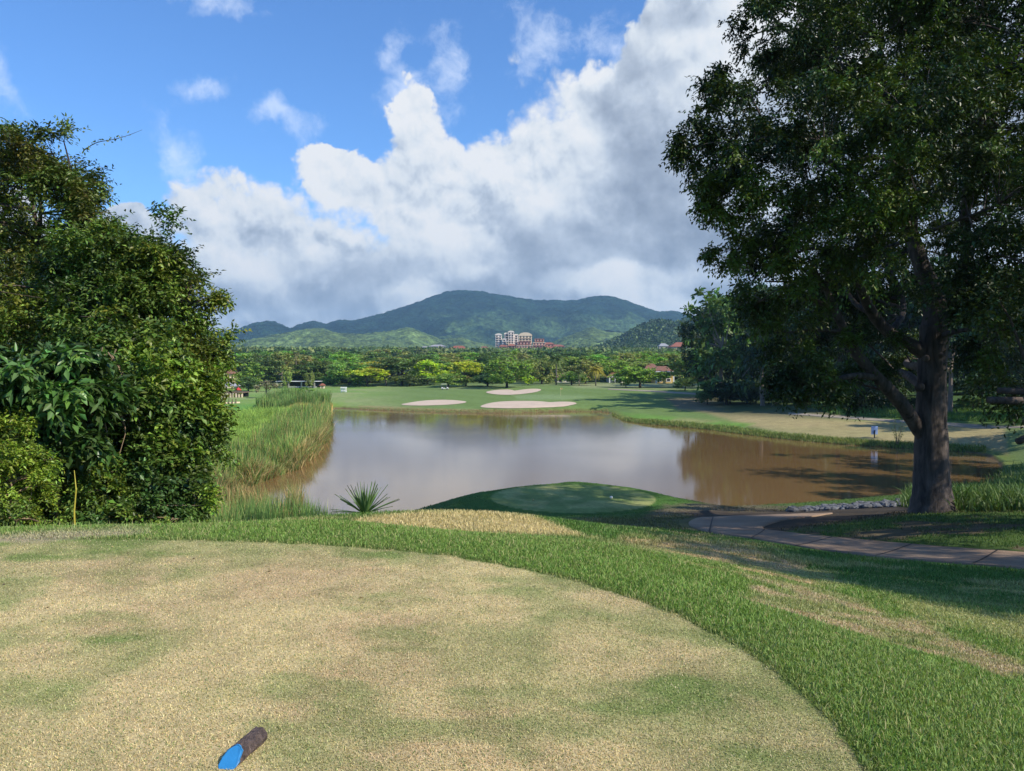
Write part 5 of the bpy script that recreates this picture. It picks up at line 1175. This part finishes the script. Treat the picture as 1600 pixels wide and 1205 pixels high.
# lake pavilion with deck on the left
p, k = fr(364, 621); root = empty('lakeside_pavilion', (p[0], p[1], gz(p[0], p[1]))); tag(root, 'open pavilion on a raised deck with arches at the left edge of the flat', 'pavilion')
W_ = 34 * k; mb = MB(); mb.box((0, 2, 7.6 * k), (W_, 6, 1.4 * k)); mb.build('deck', M['wood'], root)
mb = MB()
mb.box((0, 4.6, 3.3 * k), (W_ - .3, .3, 6.6 * k)); mb.build('dark_panel', M['dark'], root)  # near-black panel closing the space behind the pillars
for i in range(8): m_ = MB(); m_.box((-W_ / 2 + .3 + i * (W_ - .6) / 7, -.7, 3.45 * k), (.42, .5, 6.9 * k)); m_.build('pillar', M['cream'], root)
mb = MB(); mb.hip((-W_ * .28, 2, 18 * k), W_ * .62, 5.5, 5.5 * k, .4, .25); mb.build('roof', M['slate'], root)
for x in (-W_ * .52, -W_ * .28, -W_ * .02): m_ = MB(); m_.box((x, -.2, 13 * k), (.25, .25, 10 * k)); m_.build('post', M['wood'], root)
mb = MB(); mb.box((0, -.95, 10 * k), (W_, .06, .1)); [mb.box((-W_ / 2 + .2 + i * .55, -.95, 9 * k), (.06, .05, 1.5 * k)) for i in range(int(W_ / .55))]; mb.build('railing', M['wood'], root)
c0 = A(root.location); u = empty('parasol', (c0[0] + 8 * k, c0[1] + .3, c0[2] + 8.3 * k)); tag(u, 'closed looking red parasol standing on the pavilion deck', 'parasol')
mb = MB(); n = 8; top = (0, 0, 7.6 * k); ring = [(math.cos(i * PI / 4) * 5 * k, math.sin(i * PI / 4) * 5 * k, 3.4 * k) for i in range(8)]; mb.add([top] + ring + [(x * .97, y * .97, z - .12) for x, y, z in ring], [(0, 1 + i, 1 + (i + 1) % 8) for i in range(8)] + [(1 + i, 9 + i, 9 + (i + 1) % 8, 1 + (i + 1) % 8) for i in range(8)]); mb.build('canopy', M['redc'], u)
mb = MB(); mb.tube([(0, 0, 0), (0, 0, 8.4 * k)], [.05, .04], 6); mb.build('pole', M['white'], u)
u['label'] = 'red parasol standing open on the pavilion deck'
# brown roofed house behind it
p, k = fr(346, 604, 285); root = empty('house', p); tag(root, 'house with a brown tiled roof behind the pavilion at the left', 'house')
mb = MB(); mb.box((0, 0, 2.2), (9, 7, 5.5)); mb.build('wall', M['cream'], root); mb = MB(); mb.hip((0, 0, 4.9), 9, 7, 2.6, .8, .4); mb.build('roof', M['tile2'], root); windows(root, (-2.6, 0, 2.6), (2.6,), -3.52, 1.2, 1.4)
# long shelter with white roof
p, k = fr(463, 607); root = empty('practice_shelter', (p[0], p[1] + 4, gz(p[0], p[1]))); tag(root, 'long low shelter with a thin white roof on pale columns', 'shelter')
k = (p[1] + 4) / FP; mb = MB(); mb.box((0, 0, 10.6 * k), (66 * k, 7, .55 * k)); mb.build('roof', M['white'], root)
mb = MB(); mb.box((0, 3.2, 5 * k), (64 * k, .3, 10 * k)); mb.build('dark_panel', M['dark'], root)  # near-black panel stands in for the shaded interior
for x in (-31, -13, 7, 27): m_ = MB(); m_.box((x * k, -3.0, 5 * k), (.45, .45, 10.2 * k)); m_.build('column', M['faded'], root)
mb = MB(); mb.box((0, -2.6, 1.5 * k), (60 * k, .12, .12)); mb.box((0, -2.6, 2.8 * k), (60 * k, .12, .12)); mb.build('railing', M['white'], root)
# hut
p, k = fr(504, 607); root = empty('hut', (p[0], p[1], gz(p[0], p[1]))); tag(root, 'tiny cream hut with an orange roof left of the conical tree', 'hut'); mb = MB(); mb.box((0, 0, 2.4 * k), (6 * k, 5 * k, 5 * k)); mb.build('wall', M['cream'], root); mb = MB(); mb.hip((0, 0, 5 * k), 6 * k, 5 * k, 3 * k, .3, .2); mb.build('roof', M['tile'], root); mb = MB(); mb.box((0, -2.56 * k, 1.9 * k), (1.8 * k, .1, 3.6 * k)); mb.build('door', M['wood'], root)
# white pergola
p, k = fr(537, 613); root = empty('pergola', (p[0], p[1], gz(p[0], p[1]))); tag(root, 'small white pergola on four posts beside the conical tree', 'pergola')
for x in (-3.6, -1.2, 1.2, 3.6): m_ = MB(); m_.box((x * k, 0, 3.6 * k), (.32, .32, 7.2 * k)); m_.build('post', M['white'], root)
for y in (-.5, .5): m_ = MB(); m_.box((0, y, 7.3 * k), (9 * k, .2, .35)); m_.build('beam', M['white'], root)
mb = MB(); mb.box((0, 0, 2.0 * k), (6.6 * k, .9, .15)); mb.build('bench', M['white'], root)
# white board on the flat
p, k = fr(446, 621); root = empty('notice_board', (p[0], p[1], gz(p[0], p[1]))); tag(root, 'small white board on the grass in front of the long shelter', 'sign'); mb = MB(); mb.box((0, 0, 2.6 * k), (5.2 * k, .1, 3.2 * k)); mb.build('board', M['white'], root)
for x in (-2, 2): m_ = MB(); m_.box((x * k, .06, .8 * k), (.1, .1, 2.0 * k)); m_.build('leg', M['wood'], root)
# low wall with fence posts
p0, p1 = hit(335, 632), hit(374, 630); kk = p0[1] / FP; c = (p0 + p1) / 2; wl = empty('low_wall', (c[0], c[1], gz(c[0], c[1]))); tag(wl, 'low pale wall on the left flat beyond the thicket', 'wall'); mb = MB(); mb.box((0, 0, .15), (np.linalg.norm(p1 - p0), .5, .5), math.atan2(p1[1] - p0[1], p1[0] - p0[0])); mb.build('coping', M['cream'], wl)
for i in range(7):
    q = p0 + (p1 - p0) * (i + .5) / 7 + A([0, -1.2, 0]); o = empty('fence_post', (q[0], q[1], gz(q[0], q[1]))); tag(o, 'short dark fence post in front of the low pale wall', 'post', 'posts in front of the low wall'); m_ = MB(); m_.box((0, 0, .5), (.2, .2, 1.1)); m_.build('shaft', M['wood'], o); m_ = MB(); m_.box((0, 0, 1.08), (.26, .26, .08)); m_.build('cap', M['wood'], o)
# houses at the fairway edge
def house(px, py, d, w, h, wall, roof, label, rh=.35, floors=2, cols=0, depth=9, name='house', nx=None, ridge=.4):
    p = Py(px, py, d); k = d / FP; z0 = p[2]; root = empty(name, (p[0], p[1], z0)); tag(root, label, 'house'); W_, H_ = w * k, h * k
    mb = MB(); mb.box((0, 0, H_ / 2 - 3), (W_, depth, H_ + 6)); mb.build('wall', wall, root)
    mb = MB(); mb.hip((0, 0, H_), W_, depth, H_ * rh + 1.2, .9, ridge); mb.build('roof', roof, root)
    fh = H_ / floors; nx = nx or max(2, int(W_ / 3.2))
    windows(root, [(-.5 + (i + .5) / nx) * W_ for i in range(nx)], [fh * (f + .52) for f in range(floors)], -depth / 2 - .04, min(1.5, W_ / nx * .5), fh * .5)
    for i in range(cols): m_ = MB(); m_.box(((-.5 + i / max(1, cols - 1)) * W_ * .96, -depth / 2 - 2, H_ * .5 - 1.5), (.45, .45, H_ + 3)); m_.build('column', M['white'], root)
    if cols: m_ = MB(); m_.box((0, -depth / 2 - 1.2, H_ + .1), (W_, 2.2, .3)); m_.build('porch_roof', M['white'], root)
    return root
house(962, 603, 322, 26, 14, M['offw'], M['tile2'], 'cream house with white porch columns right of the yellow palm', .2, 2, 4)
house(893, 600, 326, 50, 11, M['offw'], M['tile2'], 'long cream house half hidden behind the palms', .2, 1, 0)
house(1034, 598, 316, 28, 17, M['yellow'], M['tile2'], 'yellow walled two storey house with a red tiled roof', .25, 2, 2)
house(1016, 588, 330, 18, 11, M['cream'], M['tile2'], 'red roofed wing standing left of the yellow house', .4, 1, 0)
house(1064, 548, 900, 36, 6, M['pinkw'], M['tile'], 'large red roofed house on the slope at the right', .9, 1, 0, 20)
house(1036, 548, 960, 14, 7, M['cream'], M['slate'], 'small grey roofed house left of the red roofed one on the slope', .4, 1, 0, 12)
house(717, 549, 1000, 28, 4, M['cream'], M['tile'], 'low red roofed house in the trees left of the hotel', .8, 1, 0, 14)
house(757, 549, 1040, 14, 4, M['cream'], M['tile2'], 'small brown roofed house just left of the hotel', .6, 1, 0, 12)
house(684, 546, 1100, 26, 4.5, M['cream'], M['slate'], 'long grey roofed house farthest left on the ridge', .35, 1, 0, 12)
house(664, 548, 1120, 12, 4, M['cream'], M['slate'], 'small grey house at the left end of the ridge houses', .4, 1, 0, 10)

# hotel on the ridge
DH = 1250.; KH = DH / FP
def hotel(name, label, blocks, cat='hotel'):
    """blocks: (x0, x1, ytop, ybase, dy, wall, roof, kind)"""
    xm = sum(b_[0] + b_[1] for b_ in blocks) / (2 * len(blocks)); p = Py(xm, 556, DH); root = empty(name, p); tag(root, label, cat, 'wings of the hotel on the ridge')
    for x0, x1, yt, yb, dy, wall, roof, kd in blocks:
        w = (x1 - x0) * KH; cx = ((x0 + x1) / 2 - xm) * KH; z0 = (556 - yb) * KH - (8 if yb > 550 else 0); z1 = (556 - yt) * KH
        mb = MB(); dep = 16; mb.box((cx, dy + dep / 2, (z0 + z1) / 2), (w, dep, z1 - z0)); mb.build('wall', wall, root)
        if kd == 'dome':
            m_ = MB(); n = 10; V = [(cx + math.cos(PI * i / n) * (w / 2 + .8), yy, z1 + math.sin(PI * i / n) * w * .28) for yy in (dy - .8, dy + dep) for i in range(n + 1)]
            m_.add(V, [(i, i + 1, n + 2 + i, n + 1 + i) for i in range(n)] + [tuple(range(n + 1)), tuple(range(n + 1, 2 * n + 2))]); m_.build('roof', roof, root)
        elif kd == 'hip': m_ = MB(); m_.hip((cx, dy + dep / 2, z1), w, dep, 3.2, 1.0, .42); m_.build('roof', roof, root)
        else: m_ = MB(); m_.box((cx, dy + dep / 2, z1 + .4), (w + 1.2, dep + 1.2, .8)); m_.build('roof', roof, root)
        zz0 = max(z0, (556 - 556) * KH); nf = max(1, int((z1 - zz0) / 3.6)); nx = max(1, int(w / 4.2))
        for f in range(nf):
            z = zz0 + (f + .55) * (z1 - zz0) / nf
            for i in range(nx):
                x = cx + (-.5 + (i + .5) / nx) * w; ww = w / nx * .42
                m_ = MB(); m_.box((x, dy - .05, z), (ww, .25, (z1 - zz0) / nf * .58)); wo_ = m_.build('window', M['dark'], root)
            m_ = MB(); m_.box((cx, dy - .9, z - (z1 - zz0) / nf * .42), (w * .96, 1.6, .5)); m_.build('balcony', roof if wall == M['pinkw'] else wall, root)
WH, CR, PK, TL = M['offw'], M['cream'], M['pinkw'], M['tile']
hotel('hotel_tower', 'white hotel tower with stepped rounded roofs, leftmost of the hotel', [(774, 784, 524, 556, 0, WH, WH, 'dome'), (785, 791, 531, 556, -5, WH, WH, 'dome'), (788, 796, 522, 556, 6, WH, WH, 'dome'), (794, 803, 519.5, 556, 0, WH, WH, 'dome'), (803, 810, 524, 556, 4, WH, WH, 'dome'), (791, 795, 534, 556, -9, CR, WH, 'dome'), (780, 793, 542, 556, -14, PK, TL, 'hip'), (794, 805, 541, 556, -14, PK, TL, 'hip')])
hotel('hotel_tower', 'cream hotel tower with a rounded top above pink terraces', [(811, 831, 525, 556, 4, CR, CR, 'dome'), (809, 829, 535, 556, -4, PK, TL, 'flat'), (807, 832, 541, 556, -9, PK, CR, 'flat'), (807, 833, 548, 556, -14, PK, TL, 'flat')])
hotel('hotel_wing', 'pink gridded hotel wing stepping down right of the cream tower', [(836, 850, 530, 556, 3, PK, TL, 'flat'), (833, 852, 536, 556, -3, PK, CR, 'flat'), (832, 854, 543, 556, -9, PK, TL, 'flat')])
hotel('hotel_wing', 'long low red roofed hotel wing at the right end', [(850, 866, 538, 556, 2, PK, TL, 'hip'), (862, 882, 541.5, 556, -3, PK, TL, 'hip'), (852, 866, 544, 556, -8, PK, TL, 'hip')])
hazebox()
